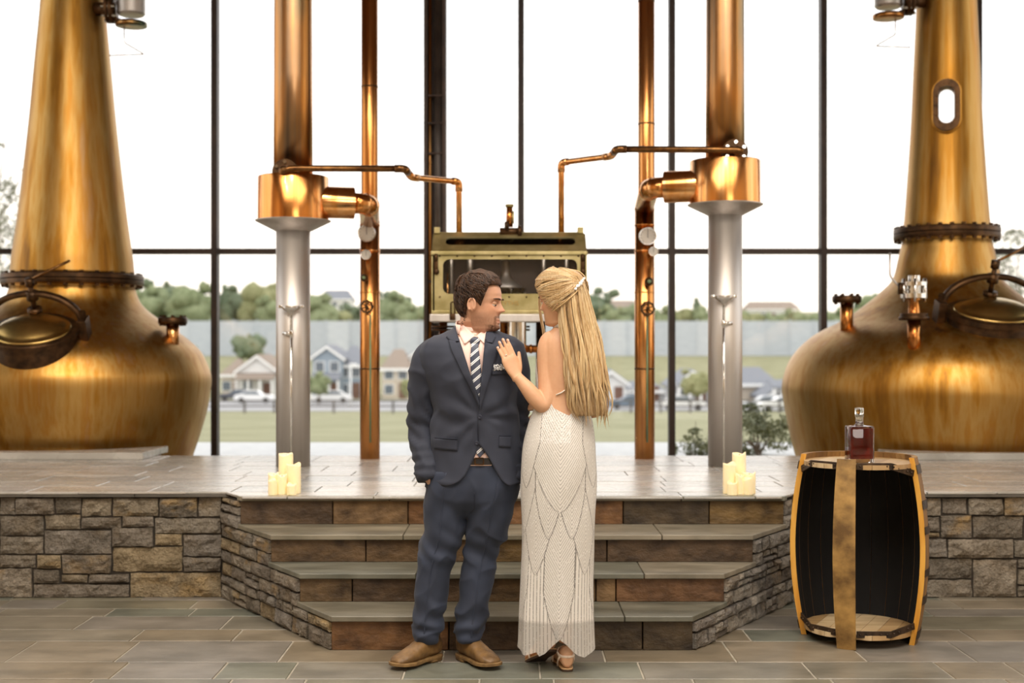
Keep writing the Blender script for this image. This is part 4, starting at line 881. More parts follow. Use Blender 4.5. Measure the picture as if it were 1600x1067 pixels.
class Frame:
    def __init__(s, o, fwd, up):
        s.o = np.array(o, float); s.x = np.array(fwd, float)/np.linalg.norm(fwd); u = np.array(up, float); u -= s.x*np.dot(u, s.x); s.z = u/np.linalg.norm(u); s.y = np.cross(s.z, s.x)
    def w(s, p): p = np.atleast_2d(np.asarray(p, float)); return s.o+p[:, :1]*s.x+p[:, 1:2]*s.y+p[:, 2:3]*s.z
    def loc(s, p): q = np.asarray(p, float)-s.o; return np.stack((q@s.x, q@s.y, q@s.z), 1)
    def vf(s, m): return s.w(m[0]), m[1]
def ear_mesh(H, sg):
    z0 = .45*H; c = np.array((-.012, sg*.080, z0)); 
    lobe = ellipsoid(c, (.017, .008, .031), 14, 10); rim = [c+np.array((-.004+.018*math.cos(a), sg*.008, .029*math.sin(a)+.002)) for a in np.linspace(-.9, PI+1.0, 18)]
    return join(lobe, tube(rim, .0045, 8))
def hand(fr, side, curls, spread=.06, thumb=(.62, .72, -.25), sc=1.0, flexz=0.0):
    """fr: x along the fingers, z out of the back of the hand; side = +1 puts the thumb on +y"""
    parts = []; rings = []
    for x, w, t, zo in ((-.02, .0255, .0195, 0), (.0, .027, .018, 0), (.03, .035, .0165, -.002), (.06, .040, .015, -.002), (.085, .0405, .013, 0), (.098, .037, .010, .001)):
        rings.append(ell_ring((x, 0, zo), w, t, 20, 2.6, (0, 1, 0), (0, 0, 1)))
    parts.append(loft(rings))
    for k, (y, L, r) in enumerate(((.029, .083, .0084), (.0098, .092, .0087), (-.0098, .086, .0083), (-.0275, .068, .0074))):
        a = (spread*(1.5-k))*1.0; p = np.array((.084, side*y, .002)); pts = [tuple(p-np.array((.03, 0, .002)))+(r*1.05,), tuple(p)+(r*1.05,)]; ang = flexz
        for j, fl in enumerate((.46, .30, .24)):
            ang -= curls[k]*(1.0, .9, .7)[j]; st = L*fl*1.12
            p = p+st*np.array((math.cos(ang)*math.cos(a), side*math.sin(a)*math.cos(ang), math.sin(ang))); pts.append(tuple(p)+(r*(1.0, .93, .78)[j],))
        e = p+.3*r*np.array((math.cos(ang), 0, math.sin(ang))); pts.append(tuple(e)+(r*.35,)); parts.append(limb(pts, 18, 10))
    t = np.array(thumb, float); t /= np.linalg.norm(t); b = np.array((.018, .022, -.004)); p1 = b+t*.036; t2 = t*np.array((1.25, .72, 1)); t2 /= np.linalg.norm(t2); p2 = p1+t2*.034; p3 = p2+t2*.022
    parts.append(limb([(*(q*np.array((1, side, 1))), r) for q, r in ((b, .015), (b+t*.018, .0145), (p1, .0112), (p2, .0098), (p3, .0075), (p3+t2*.004, .003))], 16, 12))
    v, f = join(*parts); return fr.w(v*sc), f
def skin_mat(name, base, deep):
    N = NT(name); at = N.n('ShaderNodeVertexColor'); at.layer_name = 'tint'; n1 = N.noise(N.pos((60, 60, 60)), 1, 3)
    c = N.mix(N.math('MULTIPLY', n1, .25), at.outputs[0], deep); N.set(Base_Color=c, Roughness=.48, Subsurface_Weight=.12, Specular_IOR_Level=.4); N.b.inputs['Subsurface Radius'].default_value = (.012, .005, .003); N.bump(N.noise(N.pos((180, 180, 180)), 1, 2), .06, .002); return N.m
M['skin_m'] = skin_mat('groom_skin', 'd8a27c', 'a8653f'); M['skin_w'] = skin_mat('bride_skin', 'e0a878', 'b5703f')
M['eye'] = mat('eye_white', 'e8e0d8', 'e8e0d8', .15); M['iris'] = mat('iris', '2c2018', '2c2018', .1)
def cloth(name, c1, c2, rough=.7, bump=.15, wscale=420, sheen=.06):
    N = NT(name); n1 = N.noise(N.pos((5, 5, 5)), 1, 3); w1 = N.noise(N.pos((wscale, wscale*.6, wscale)), 1, 2)
    N.set(Base_Color=N.ramp(n1, [(.3, c1), (.7, c2)]), Roughness=rough, Sheen_Weight=sheen, Specular_IOR_Level=.3); N.bump(w1, bump, .001); return N.m
M['suit'] = cloth('blue_grey_suiting', '2b2e39', '363a47'); M['suit_t'] = cloth('suit_trousers', '2a2f3c', '343b4c'); M['shirt'] = cloth('pale_pink_shirt', 'eec9ba', 'f2d3c6', .7, .1)
M['suit_line'] = cloth('suit_seams', '1f2330', '262b3a')
N = NT('striped_tie'); p = N.pos((1, 1, 1), (0, 0, 0)); sxyz = N.n('ShaderNodeSeparateXYZ'); N.l(p, sxyz.inputs[0])
d_ = N.math('ADD', N.math('MULTIPLY', sxyz.outputs['X'], 20.5), N.math('MULTIPLY', sxyz.outputs['Z'], -24.0)); fr_ = N.math('FRACT', d_)
N.set(Base_Color=N.ramp(fr_, [(0, '3c4152'), (.42, 'ecebe8'), (.56, '7b7f8c'), (.64, 'ecebe8'), (.76, '3c4152')], 'CONSTANT'), Roughness=.42, Sheen_Weight=.3); M['tie'] = N.m
M['belt'] = mat('black_leather', '1c1714', '2a221c', .4); M['button'] = mat('navy_button', '20232e', '2c3040', .3)
M['boot'] = mat('brown_oiled_leather', '45301a', '8a683c', .5, 0, (14, 14, 14), 6, .35, .004, (60, 60, 60), lo=.3, hi=.72); M['sole'] = mat('leather_sole', '644a2a', '86683e', .6, 0, (30, 30, 30)); M['gore'] = mat('elastic_gore', '4a3420', '5a4028', .8, 0, (4, 4, 200), bump=.4)
M['hair_m'] = mat('brown_hair', '22140b', '5c3c22', .42, 0, (90, 90, 90), 4, .3, lo=.3, hi=.75); M['beard'] = mat('beard_hair', '2e1c10', '5a3a22', .6, 0, (120, 120, 120))
def rayY(bvh, x, z, y0=4.0):
    r = bvh.ray_cast(Vector((x, y0, z)), Vector((0, 1, 0))); return r[0].y if r[0] is not None else None
def drape(left, right, bvh, off, d, nu=6, nv=30, th=.0035, bulge=0.0, smooth=3):
    """cloth strip between two outlines (photo pixels at depth d), laid on the surface"""
    def res(pl):
        pl = np.asarray(pl, float); s = np.r_[0, np.cumsum(np.linalg.norm(np.diff(pl, axis=0), axis=1))]; t = np.linspace(0, s[-1], nv); return np.stack((np.interp(t, s, pl[:, 0]), np.interp(t, s, pl[:, 1])), 1)
    A, B = res(left), res(right); Y = np.zeros((nv, nu)); XZ = np.zeros((nv, nu, 2))
    for i in range(nv):
        for j in range(nu):
            t = j/(nu-1); q = A[i]*(1-t)+B[i]*t; w = P(q[0], q[1], d); XZ[i, j] = (w[0], w[2]); y = rayY(bvh, w[0], w[2]); Y[i, j] = np.nan if y is None else y-off-bulge*math.sin(PI*t)
    m = np.isnan(Y); 
    if m.all(): Y[:] = d-.1
    elif m.any():
        idx = np.argwhere(~m)
        for (i, j) in np.argwhere(m): k = idx[np.argmin((idx[:, 0]-i)**2+(idx[:, 1]-j)**2)]; Y[i, j] = Y[k[0], k[1]]
    for _ in range(smooth):
        Yp = np.pad(Y, 1, mode='edge'); Ym = (Yp[:-2, 1:-1]+Yp[2:, 1:-1]+Yp[1:-1, :-2]+Yp[1:-1, 2:])/4; Y = np.minimum(Y, Ym) if False else .5*Y+.5*Ym
    f_ = np.stack((XZ[..., 0], Y, XZ[..., 1]), 2); b_ = f_+np.array((0, th, 0)); v = np.vstack((f_.reshape(-1, 3), b_.reshape(-1, 3))); n = nv*nu; fc = []
    for i in range(nv-1):
        for j in range(nu-1): a = i*nu+j; fc += [(a, a+1, a+nu+1, a+nu), (n+a, n+a+nu, n+a+nu+1, n+a+1)]
    for i in range(nv-1): a = i*nu; b = i*nu+nu-1; fc += [(a, a+nu, n+a+nu, n+a), (b, n+b, n+b+nu, b+nu)]
    for j in range(nu-1): a = j; b = (nv-1)*nu+j; fc += [(a, n+a, n+a+1, a+1), (b, b+1, n+b+1, n+b)]
    return v, fc

# ------------------------------------------------------------------ groom
DM = 5.84
def pm(px, py, y=0.0): q = P(px, py, DM); q[1] = DM+y; return q
PXM = DM/F
Hm = .252; hf = Frame(pm(751, 517, -.015), (.945, -.32, -.04), (.03, 0, 1))
JR = np.array([(509, 737, 25, .062, .012), (515, 737, 31, .067, .012), (522, 737, 46, .078, .008), (530, 737, 66, .092, .0), (538, 738, 79, .106, -.004), (552, 738, 83, .117, -.006), (570, 738, 81, .126, -.006), (600, 739, 74, .131, -.004), (640, 742, 66, .126, -.0), (680, 743, 67, .131, .0), (720, 743, 71, .137, .003), (759, 744, 76, .14, .004)])
def jring(py, k=0.0, kd=0.0):
    c = [np.interp(py, JR[:, 0], JR[:, q]) for q in range(1, 5)]; return c[0], c[1]-k, c[2]-kd, c[3]
# body under the clothes
LEG_L = [(735, 668, 738), (769, 663.6, 733), (796, 662, 729), (831, 661, 725), (865, 654.5, 713), (892, 651, 703), (920, 648.5, 700), (968, 647, 692), (1006, 648, 684)]
LEG_R = [(728, 742, 812), (751, 735, 811), (786, 731, 803), (820, 728, 796), (865, 727, 777), (896, 720, 772), (927, 717, 767), (968, 713, 758), (1002, 715, 752)]
SLV_L = [(699, 537, .0, 9), (681, 544, .0, 17), (668, 558, .0, 20.5), (665, 574, .0, 22.5), (662.5, 592, .01, 22.5), (660.5, 630, .035, 21.5), (660, 668, .05, 20.5), (664, 705, .015, 19.5), (669, 728, -.02, 18.5), (671, 749, -.045, 16.5)]
SLV_R = [(778, 536, .0, 9), (793, 542, .0, 16), (803, 557, .005, 19), (806, 592, .02, 20), (806, 630, .045, 20), (807, 668, .055, 19), (806, 705, .02, 18.5), (803, 728, -.015, 17), (800, 748, -.04, 15.5)]
tors = []
for py in np.linspace(511, 760, 24):
    c, hw, hd, yo = jring(py, 10, .022); tors.append(ell_ring(pm(c, py, yo), max(hw, 16)*PXM, hd, 28, 2.3))
tors = [ell_ring(pm(740, 470, .0), .05, .055, 28), ell_ring(pm(739, 490, .004), .055, .058, 28), ell_ring(pm(738, 503, .008), .058, .06, 28)]+tors+[ell_ring(pm(738, 772, 0), .10, .07, 28)]
body = [hf.vf(head_mesh(Hm)), hf.vf(ear_mesh(Hm, 1)), hf.vf(ear_mesh(Hm, -1)), loft(tors)]
for S in (SLV_L, SLV_R): body.append(limb([tuple(pm(a, b, c))+(r*PXM*.62,) for a, b, c, r in S], 26, 14))
hfL = Frame(pm(671, 742, -.045), (.12, .10, -1), (-.9, -.3, 0)); hfR = Frame(pm(800, 741, -.04), (-.12, .10, -1), (.9, -.3, 0))
body += [hand(hfL, -1, (.25,)*4, .03, sc=.92), hand(hfR, 1, (.25,)*4, .03, sc=.92)]
for Lg in (LEG_L, LEG_R):
    body.append(limb([tuple(pm((a+b)/2, y, 0))+((b-a)/2*PXM*.42,) for y, a, b in Lg]+[tuple(pm((Lg[-1][1]+Lg[-1][2])/2, 1014, .03))+(.024,)], 20, 14))
bv, bf = voxel_union(join(*body), .0032, 3, .4)
groom = mo('person', (bv, bf), M['skin_m'], base=(pm(700, 0)[0], DM, 0)); tag(groom, 'man in a blue-grey suit with striped tie and hands in his pockets', 'person')
lc = hf.loc(bv); z_ = lc[:, 2]/Hm; skin = np.tile(np.array(lin('cfa083')[:3]), (len(bv), 1))
def blend(c, col, w): w = np.clip(w, 0, 1)[:, None]; return c*(1-w)+np.array(lin(col)[:3])*w
fr_ = np.array([np.interp(z, HL[:, 0], HL[:, 1]) for z in z_]); g2 = lambda a, b: np.exp(-(a/b)**2)
hd_ = (z_ > -.08) & (z_ < 1.1) & (np.abs(lc[:, 1]) < .1) & (np.abs(lc[:, 0]) < .14)
skin = blend(skin, 'c9805c', hd_*.5*g2(z_-.36, .06)*g2(np.abs(lc[:, 1]), .02)*(lc[:, 0] > .07)); skin = blend(skin, 'c98a64', hd_*.5*g2(z_-.42, .08)*g2(np.abs(lc[:, 1])-.05, .02)*(lc[:, 0] > 0))
nz = np.array([.5+.5*mnoise.noise(Vector(p*160)) for p in lc]) if len(lc) < 400000 else .5
gb = np.clip((.15-z_)/.05, 0, 1)*(z_ > -.06)*np.clip((lc[:, 0]-.015)/.05, 0, 1); ms = g2(z_-.255, .026)*(np.abs(lc[:, 1]) < .030)*(lc[:, 0] > .06); sd = g2(np.abs(lc[:, 1])-.027, .009)*(z_ < .26)*(z_ > .06)*(lc[:, 0] > .05)
st_b = np.clip((.33-z_)/.1, 0, 1)*(z_ > -.05)*(lc[:, 0] > -.03)*.45
skin = blend(skin, '2e1a0c', hd_*np.clip(np.maximum.reduce([gb*1.0, ms*.8, sd*.9, st_b*.85])*(.55+.6*nz), 0, 1)); skin = blend(skin, 'b0705f', hd_*g2(z_-.183, .022)*g2(lc[:, 1], .02)*(lc[:, 0] > .075)*.75)
skin = blend(skin, '5a3a2a', hd_*g2(z_-.505, .012)*g2(np.abs(lc[:, 1])-.031, .013)*(lc[:, 0] > .05)*.8)
setcol(groom, skin)
for sg in (1, -1):
    e = hf.w((.0685, sg*.031, .492*Hm))[0]; eo = mo('eye', ellipsoid(e, (.0125,)*3, 16, 10), M['eye'], groom)
    mo('iris', ellipsoid(e+hf.x*.0088+hf.z*-.0055, (.0055,)*3, 10, 8), M['iris'], eo)
    q = [hf.w((.0815-.35*max(0, abs(t)-.02)-.0, sg*(.031+t), (.492+.028)*Hm-9*t*t*.5))[0] for t in np.linspace(-.016, .016, 9)]
    mo('eyelid', join(ellipsoid(e+hf.x*.001+hf.z*.0028, (.0135, .0137, .0124), 16, 10)), M['skin_lid'] if 'skin_lid' in M else M.setdefault('skin_lid', mat('eyelid_skin', 'b98a6c', 'c29474', .5)), groom)
    br = [head_pt(math.asin(min(.97, (.031+t)/.078))*sg*.92, .568+.012*math.sin((t+.02)*60), Hm, .005) for t in np.linspace(-.02, .022, 9)]
    mo('eyebrow', tube(hf.w(br), [.002, .0035, .0042, .0044, .0042, .004, .0034, .0026, .0012], 8), M['beard'], groom)
# neck tattoo: three small inked links
for k, (px, py) in enumerate(((723.5, 504), (727, 499), (729.5, 494))):
    nb = bvh_of((bv, bf)); w = P(px, py, DM); yy = rayY(nb, w[0], w[2])
    if yy: mo('tattoo_link', torus((w[0], yy-.0004, w[2]), .0068, .0011, 16, 5, ((.6, 0, .8), (-.8, 0, .6), (0, 1, 0)), (1, .62)), M['ink'], groom)
# hair
def hair_cap(fr, H, zmin, thick, mat_, parent, n=96, m=26, name='hair', seed=1, amp=.004, sc=38):
    rings = []
    for i in range(m):
        t = i/(m-1); ring = []
        for k in range(n):
            ph = 2*PI*k/n; ph = ph if ph <= PI else ph-2*PI; z0 = zmin(ph); z = z0+(1.0-z0)*t**.85
            th = thick(ph, z)*min(1, t*5+.12); p = head_pt(ph, z, H, th, face=False); p = p+amp*mnoise.noise(Vector((p[0]*sc, p[1]*sc, p[2]*sc*.6+seed)))*min(1, t*4)*p/np.linalg.norm(p)*1.0; ring.append(p)
        rings.append(ring)
    return mo(name, fr.vf(loft(np.array(rings))), mat_, parent)
def zmin_m(ph):
    a = abs(ph); return float(np.interp(a, [0, .5, .95, 1.15, 1.32, 1.45, 1.75, 2.0, 2.3, PI], [.83, .83, .80, .66, .46, .54, .62, .40, .27, .24]))
th_m = lambda ph, z: (.006+.018*max(0, min(1, (z-.62)/.3))+.013*max(0, min(1, (abs(ph)-2.0)/.5))*max(0, min(1, z*2.2-.3))*max(0, min(1, (.98-z)/.3)))
hm = hair_cap(hf, Hm, zmin_m, th_m, M['hair_m'], groom, name='hair', seed=3, amp=.004)
rg = random.Random(9); tuf = []
for k in range(2100):
    ph = rg.uniform(-PI, PI); z0 = zmin_m(ph); z = rg.uniform(z0+.02, .93); fwdsweep = -1 if abs(ph) < 2.2 else 1; L = rg.uniform(.18, .42); pts = []
    wv = rg.uniform(0, 6)
    for j in range(6):
        t = j/5; a = ph*(1-(.20*t if abs(ph) < 2.4 else -.03*t))+.10*math.sin(wv+t*3); zz_ = max(zmin_m(a)-.012, z-L*t*(.35 if z > .75 else .8)+.01*math.sin(wv+t*4)); pts.append(head_pt(a, min(.99, zz_), Hm, th_m(ph, z)*min(1, (zz_-z0)*6+.35)+.0015+.004*math.sin(t*PI)+rg.uniform(0, .001), face=False))
    tuf.append(tube(hf.w(pts), [.0008, .0017, .002, .0018, .0012, .0004], 3, False))
capv = (np.array([v.co[:] for v in hm.data.vertices])+ORG[groom.name], [tuple(p.vertices) for p in hm.data.polygons]); CB = bvh_of(capv)
for k in range(620):     # locks combed over the crown towards the brow
    x0, y0_ = rg.uniform(-.075, .045), rg.uniform(-.062, .062); L = rg.uniform(.04, .075); wv = rg.uniform(0, 6); pts = []
    for j in range(7):
        t = j/6; q = hf.w((x0+L*t, y0_*(1-.1*t)+.006*math.sin(wv+t*4), .4))[0]; h_ = CB.ray_cast(Vector(q), Vector(-hf.z))
        if h_[0] is None: break
        pts.append(np.array(h_[0])+hf.z*(.001+.004*math.sin(PI*t)))
    if len(pts) > 4: tuf.append(tube(pts, np.interp(np.linspace(0, 1, len(pts)), [0, .3, .7, 1], [.0008, .0019, .0018, .0004]), 3, False))
for k in range(70):      # fringe swept over the brow
    a0 = rg.uniform(-.5, .75); pts = []; 
    for j in range(6): t = j/5; pts.append(head_pt(a0-.35*t+.06*math.sin(k+3*t), rg.uniform(.9, .95)-.075*t+.05*math.sin(t*PI), Hm, .020+.010*math.sin(t*PI)-.008*t, face=False))
    tuf.append(tube(hf.w(pts), [.0014, .002, .0022, .002, .0014, .0005], 4, False))
o = mo('hair_locks', join(*tuf), M['hair_m'], hm); o['kind'] = 'stuff'
# shirt
sh = []
for py in np.linspace(504, 724, 30):
    c, hw, hd, yo = jring(max(py, 509), 6, .012); k = 1.0 if py > 520 else 1; rgq = ell_ring(pm(c+(1.5 if py < 520 else 0), py, yo), hw*PXM*.94, hd, 40, 2.2); rgq[:, 2] += .024*np.minimum(0, np.sin(np.arange(40)*2*PI/40))*max(0, 1-(py-504)/34); sh.append(rgq)
shv = loft(sh); shirt = mo('shirt', shv, M['shirt'], groom)
# jacket body: an open wrap whose front edges follow lapels and cut-away hem
edL = np.array([(509, 711), (516, 713), (530, 719), (560, 729), (600, 742), (618, 749.5), (626, 752), (640, 752), (660, 751), (690, 749.5), (706, 744.5), (722, 737), (738, 729), (748, 720), (755, 709), (759, 699)])
edR = np.array([(509, 760), (516, 760), (530, 758.5), (560, 756), (600, 752.5), (618, 750.5), (626, 747), (640, 747), (655, 748), (690, 749), (700, 757), (714, 766), (734, 776), (748, 784), (755, 790), (759, 796)])
rows = []; NC = 110
for i, py in enumerate(np.linspace(509, 759, 84)):
    c, hw, hd, yo = jring(py); xl, xr = np.interp(py, edL[:, 0], edL[:, 1]), np.interp(py, edR[:, 0], edR[:, 1])
    phL = math.acos(np.clip((xl-c)/hw, -.98, .98)); phR = math.acos(np.clip((xr-c)/hw, -.98, .98)); ph = np.linspace(phL, 2*PI+phR, NC); row = []
    for k, a in enumerate(ph):
        e = 2/2.25; ca, sa = math.cos(a), math.sin(a); x = c+hw*math.copysign(abs(ca)**e if False else abs(ca), ca); yv = yo-hd*math.copysign(abs(sa)**.9, sa)
        z = py-4*(.5+.5*math.cos(2*a))*max(0, (py-700)/59)*2.2; q = pm(x, z, yv)
        if k > NC*.8 and sa > 0: q[1] -= .0045*min(1, (k-NC*.8)/6)
        row.append(q)
    rows.append(row)
R_ = np.array(rows); jv = R_.reshape(-1, 3); jf = grid_faces(len(rows), NC, False)
def jf_n(p):
    q = Vector((p[0]*5.5+p[2]*2.5, p[1]*5, p[2]*4.5-p[0]*3)); rd = (1-abs(mnoise.noise(q)))**4; bx, bz = p[0]-pm(751, 649)[0], p[2]-pm(751, 649)[2]; rr_ = math.hypot(bx, bz); an = math.atan2(bz, bx); rad = .0045*math.sin(an*9+1.3*math.sin(an*3))*math.exp(-((rr_-.11)/.07)**2)*(p[1] < DM); return rad+.010*rd+ .010*fbm((p[0]*6, p[1]*6, p[2]*3.5), 3)+.0045*math.sin((p[2]*46+p[0]*30))*math.exp(-((p[2]-pm(0, 650)[2])/.07)**2)
jv, jf = folds((jv, jf), jf_n)
n0 = normals_of(jv, jf); sgn = np.sign(np.mean(np.sum(n0*(jv-np.array((pm(738, 0)[0], DM, 0)))*np.array((1, 1, 0)), 1))); inn = jv-sgn*n0*.004; nn = len(jv); nr, nc = len(rows), NC
jf2 = list(jf)+[tuple(i+nn for i in q[::-1]) for q in jf]
bd_ = [(i*nc, (i+1)*nc) for i in range(nr-1)]+[((i+1)*nc+nc-1, i*nc+nc-1) for i in range(nr-1)]+[(j+1, j) for j in range(nc-1)]+[((nr-1)*nc+j, (nr-1)*nc+j+1) for j in range(nc-1)]
jf2 += [(a, b, b+nn, a+nn) for a, b in bd_]
jvf = (np.vstack((jv, inn)), jf2); jacket = mo('jacket', jvf, M['suit'], groom)
slv = []
def sleeve_fold(p, el, top):
    t = p[2]; b = .0075*math.exp(-((t-el)/.09)**2); q = Vector((p[0]*11, p[1]*9, p[2]*13+p[0]*8)); fade = min(1, max(0, (pm(0, 560)[2]-t)/.10)); return fade*.013*(1-abs(mnoise.noise(q)))**5+b*math.sin(t*95+p[0]*70+2*mnoise.noise(Vector((p[0]*12, p[1]*12, p[2]*9))))+fade*.0045*fbm((p[0]*10+5, p[1]*10, p[2]*7), 2)+.005*math.exp(-((t-(el-.16))/.05)**2)*math.sin(t*120+p[1]*50)
for S in (SLV_L, SLV_R):
    pts = smooth_path([tuple(pm(a, b, c))+(r*PXM,) for a, b, c, r in S], 64); vf = tube(pts[:, :3], pts[:, 3], 40, flat=1.08); el = pm(0, 668)[2]
    vf = folds(vf, lambda p: sleeve_fold(p, el, 0)); slv.append(vf); so = mo('sleeve', vf, M['suit'], jacket)
    for k in range(3):
        b = pts[-4-2*k]; dirx = -1 if S is SLV_L else 1; mo('cuff_button', ellipsoid(np.array((b[0]+dirx*.012, b[1]-b[3]*1.0, b[2])), (.0055, .003, .0055), 10, 6), M['button'], so)
BJ = bvh_of(join(jvf, slv[0], slv[1], shv)); BS = bvh_of(shv)
tv = drape([(735, 529), (737.5, 541), (736, 560), (738, 590), (743.5, 618)], [(751, 529), (748.5, 541), (751, 560), (754, 590), (755, 618)], BS, .009, DM, 7, 30, .004, .003)
tie = mo('tie', tv, M['tie'], groom); mo('tie_tip', drape([(743, 690), (744, 703), (750, 711)], [(760, 690), (759, 703), (751, 711)], BS, .004, DM, 6, 12, .003), M['tie'], tie); mo('tie_knot', folds((ellipsoid(pm(743, 534, rayY(BS, pm(743, 534)[0], pm(743, 534)[2])-DM-.006), (.0235, .013, .022), 20, 12)), lambda p: 0), M['tie'], tie)
cl = [[(711, 503), (716, 518), (727, 538.5)], [(719, 503), (732, 515), (743.5, 525)]], [[(762, 508), (759.5, 522), (757.5, 537.5)], [(760, 510), (753, 518), (745, 525)]]
for a, b in cl: mo('collar_leaf', drape(a, b, BJ, .013, DM, 6, 14, .004), M['shirt'], shirt)
cb = []
for t in np.linspace(-.1, 1.1, 26):
    a = PI+(t*PI*1.0)-PI*1.0; 
cbr = []
for py, k in ((502, 24.5), (508, 26), (516, 29)):
    a = np.linspace(-.25*PI, 1.25*PI, 40); cbr.append([pm(738+k*math.cos(q), py+(4 if math.sin(q) < 0 else 0)-3*math.sin(q), .010+k*PXM*.98*math.sin(q)) for q in a])
mo('collar_band', (np.array(cbr).reshape(-1, 3), grid_faces(3, 40, False)), M['shirt'], shirt).modifiers.new('th', 'SOLIDIFY').thickness = .003
# lapels (collar above the notch, lapel below)
def lap(a, b, nm='lapel'): mo(nm, drape(a, b, BJ, .0075, DM, 7, 34, .0045, .0015), M['suit'], jacket)
lap([(702.5, 531), (706, 545), (722, 578), (737, 606), (750, 634)], [(713, 533), (722, 548), (733, 577), (743, 604), (750.5, 628)]); 
lap([(698, 527), (704.5, 532), (713, 533.5)], [(709.5, 510), (713, 518), (719, 533)], 'jacket_collar')
lap([(758, 534), (756.5, 555), (754, 585), (752, 606), (750.5, 626)], [(780, 541), (775, 560), (767, 588), (759, 612), (751, 640)])
lap([(759.5, 511), (759.5, 520), (758, 534)], [(768, 515), (775, 527), (770, 536)], 'jacket_collar')
for a, b in (((680, 682), (717, 683)), ((780.5, 678), (799, 679))):
    mo('pocket_flap', drape([a, (a[0]-1, a[1]+17)], [b, (b[0]-.5, b[1]+18)], BJ, .006, DM, 10, 6, .003), M['suit'], jacket); mo('pocket_welt', drape([(a[0], a[1]-1.2), (a[0], a[1]+.6)], [(b[0], b[1]-1.2), (b[0], b[1]+.6)], BJ, .0075, DM, 8, 3, .003), M['suit_line'], jacket)
mo('breast_pocket', drape([(768, 577), (768.5, 585)], [(800, 575), (800, 583)], BJ, .005, DM, 8, 5, .003), M['suit'], jacket)
M['hanky'] = mat('patterned_pocket_square', 'f0eeea', '3a3c48', .7, 0, (160, 160, 160), 2, lo=.45, hi=.55)
mo('pocket_square', folds(drape([(771, 569), (770, 578)], [(794, 569), (794, 577)], BJ, .006, DM, 20, 6, .005, .003), lambda p: .003*math.sin(p[0]*420)), M['hanky'], jacket)
for px, py in ((751, 649), (746.5, 689)):
    w = pm(px, py); mo('button', lathe([(.001, 0), (.008, 0), (.009, .002), (.0085, .004), (.006, .003), (.001, .003)], (0, 0, 0), 20) if False else loc2w(lathe([(.001, 0), (.0085, 0), (.0095, .002), (.009, .0045), (.006, .003), (.001, .003)], (0, 0, 0), 20), (w[0], (rayY(BJ, w[0], w[2]) or DM)-.001, w[2]), np.array((1., 0, 0)), np.array((0, 0, 1.)), np.array((0, -1., 0))), M['button'], jacket)
for sx0, x1 in (((695, 590), (700, 640)), ((790, 590), (783, 640))): pass
# trousers
def leg_rings(L, dep):
    p = smooth_path([(y, (a+b)/2, (b-a)/2) for y, a, b in L], 40); return [ell_ring(pm(c, y, dep(y)), w*PXM, w*PXM*(1.12 if y < 850 else 1.05), 36, 2.2) for y, c, w in p]
dpl = lambda y: .01+.02*math.sin((y-760)/250*PI); tl = loft(leg_rings(LEG_L, dpl)); tr_ = loft(leg_rings(LEG_R, dpl))
pv = loft([ell_ring(pm(c, y, .004), w*PXM, d, 40, 2.4) for y, c, w, d in ((712, 744, 64, .12), (735, 742, 68, .128), (760, 739, 74, .130), (780, 736, 71, .118), (794, 733, 58, .09), (806, 731, 30, .05))])
tvf = voxel_union(join(tl, tr_, pv), .006, 26, .5)
def tfold(p):
    z = p[2]; lo = math.exp(-((z-.17)/.10)**2); kn = math.exp(-((z-.53)/.08)**2); w = mnoise.noise(Vector((p[0]*10, p[1]*10, z*8)))
    q = Vector((p[0]*7+z*2, p[1]*6, z*7-p[0]*6)); rd = (1-abs(mnoise.noise(q)))**4
    return .012*rd*(.4+lo+kn)+.006*lo*math.sin(z*75+p[0]*34*(1 if p[0] < -.25 else -1)+3*w)+.005*kn*math.sin(z*60+p[0]*45+2*w)+.006*fbm((p[0]*6, p[1]*6, z*3.5), 3)+.004*math.exp(-((z-.72)/.12)**2)*math.sin(z*30-p[0]*45)
tvf = folds(tvf, tfold); trs = mo('trousers', tvf, M['suit_t'], groom); BT = bvh_of(tvf)
for L, x0 in ((LEG_L, -4), (LEG_R, 3)):
    cr = [((a+b)/2+x0, y) for y, a, b in L]; mo('crease', drape([(x-.9, y) for x, y in cr], [(x+.9, y) for x, y in cr], BT, .0015, DM, 3, 40, .003), M['suit_t'], trs)
mo('fly_seam', drape([(742, 765), (742, 790), (735, 800)], [(743.2, 765), (743.2, 790), (736, 800)], BT, .001, DM, 3, 16, .002), M['suit_line'], trs)
blt = mo('belt', loft([ell_ring(pm(743, y, .004), (65.5+.5*k)*PXM, .1245, 48, 2.3) for k, y in enumerate((712, 712.5, 722, 722.5))], False), M['belt'], groom); blt.modifiers.new('th', 'SOLIDIFY').thickness = .004
mo('belt_buckle', frame_plate(rrect(.044, .034, .006, 4), rrect(.032, .023, .004, 4), .005, pm(750, 717, -.128), X_, Z_, Y_), M['bronze_dark'], blt, smooth=False)
for px, py0 in ((672, 745), ):
    mo('pocket_edge', drape([(668, 742), (664, 760)], [(673, 742), (668, 762)], BT, .004, DM, 4, 10, .003), M['suit_t'], trs)
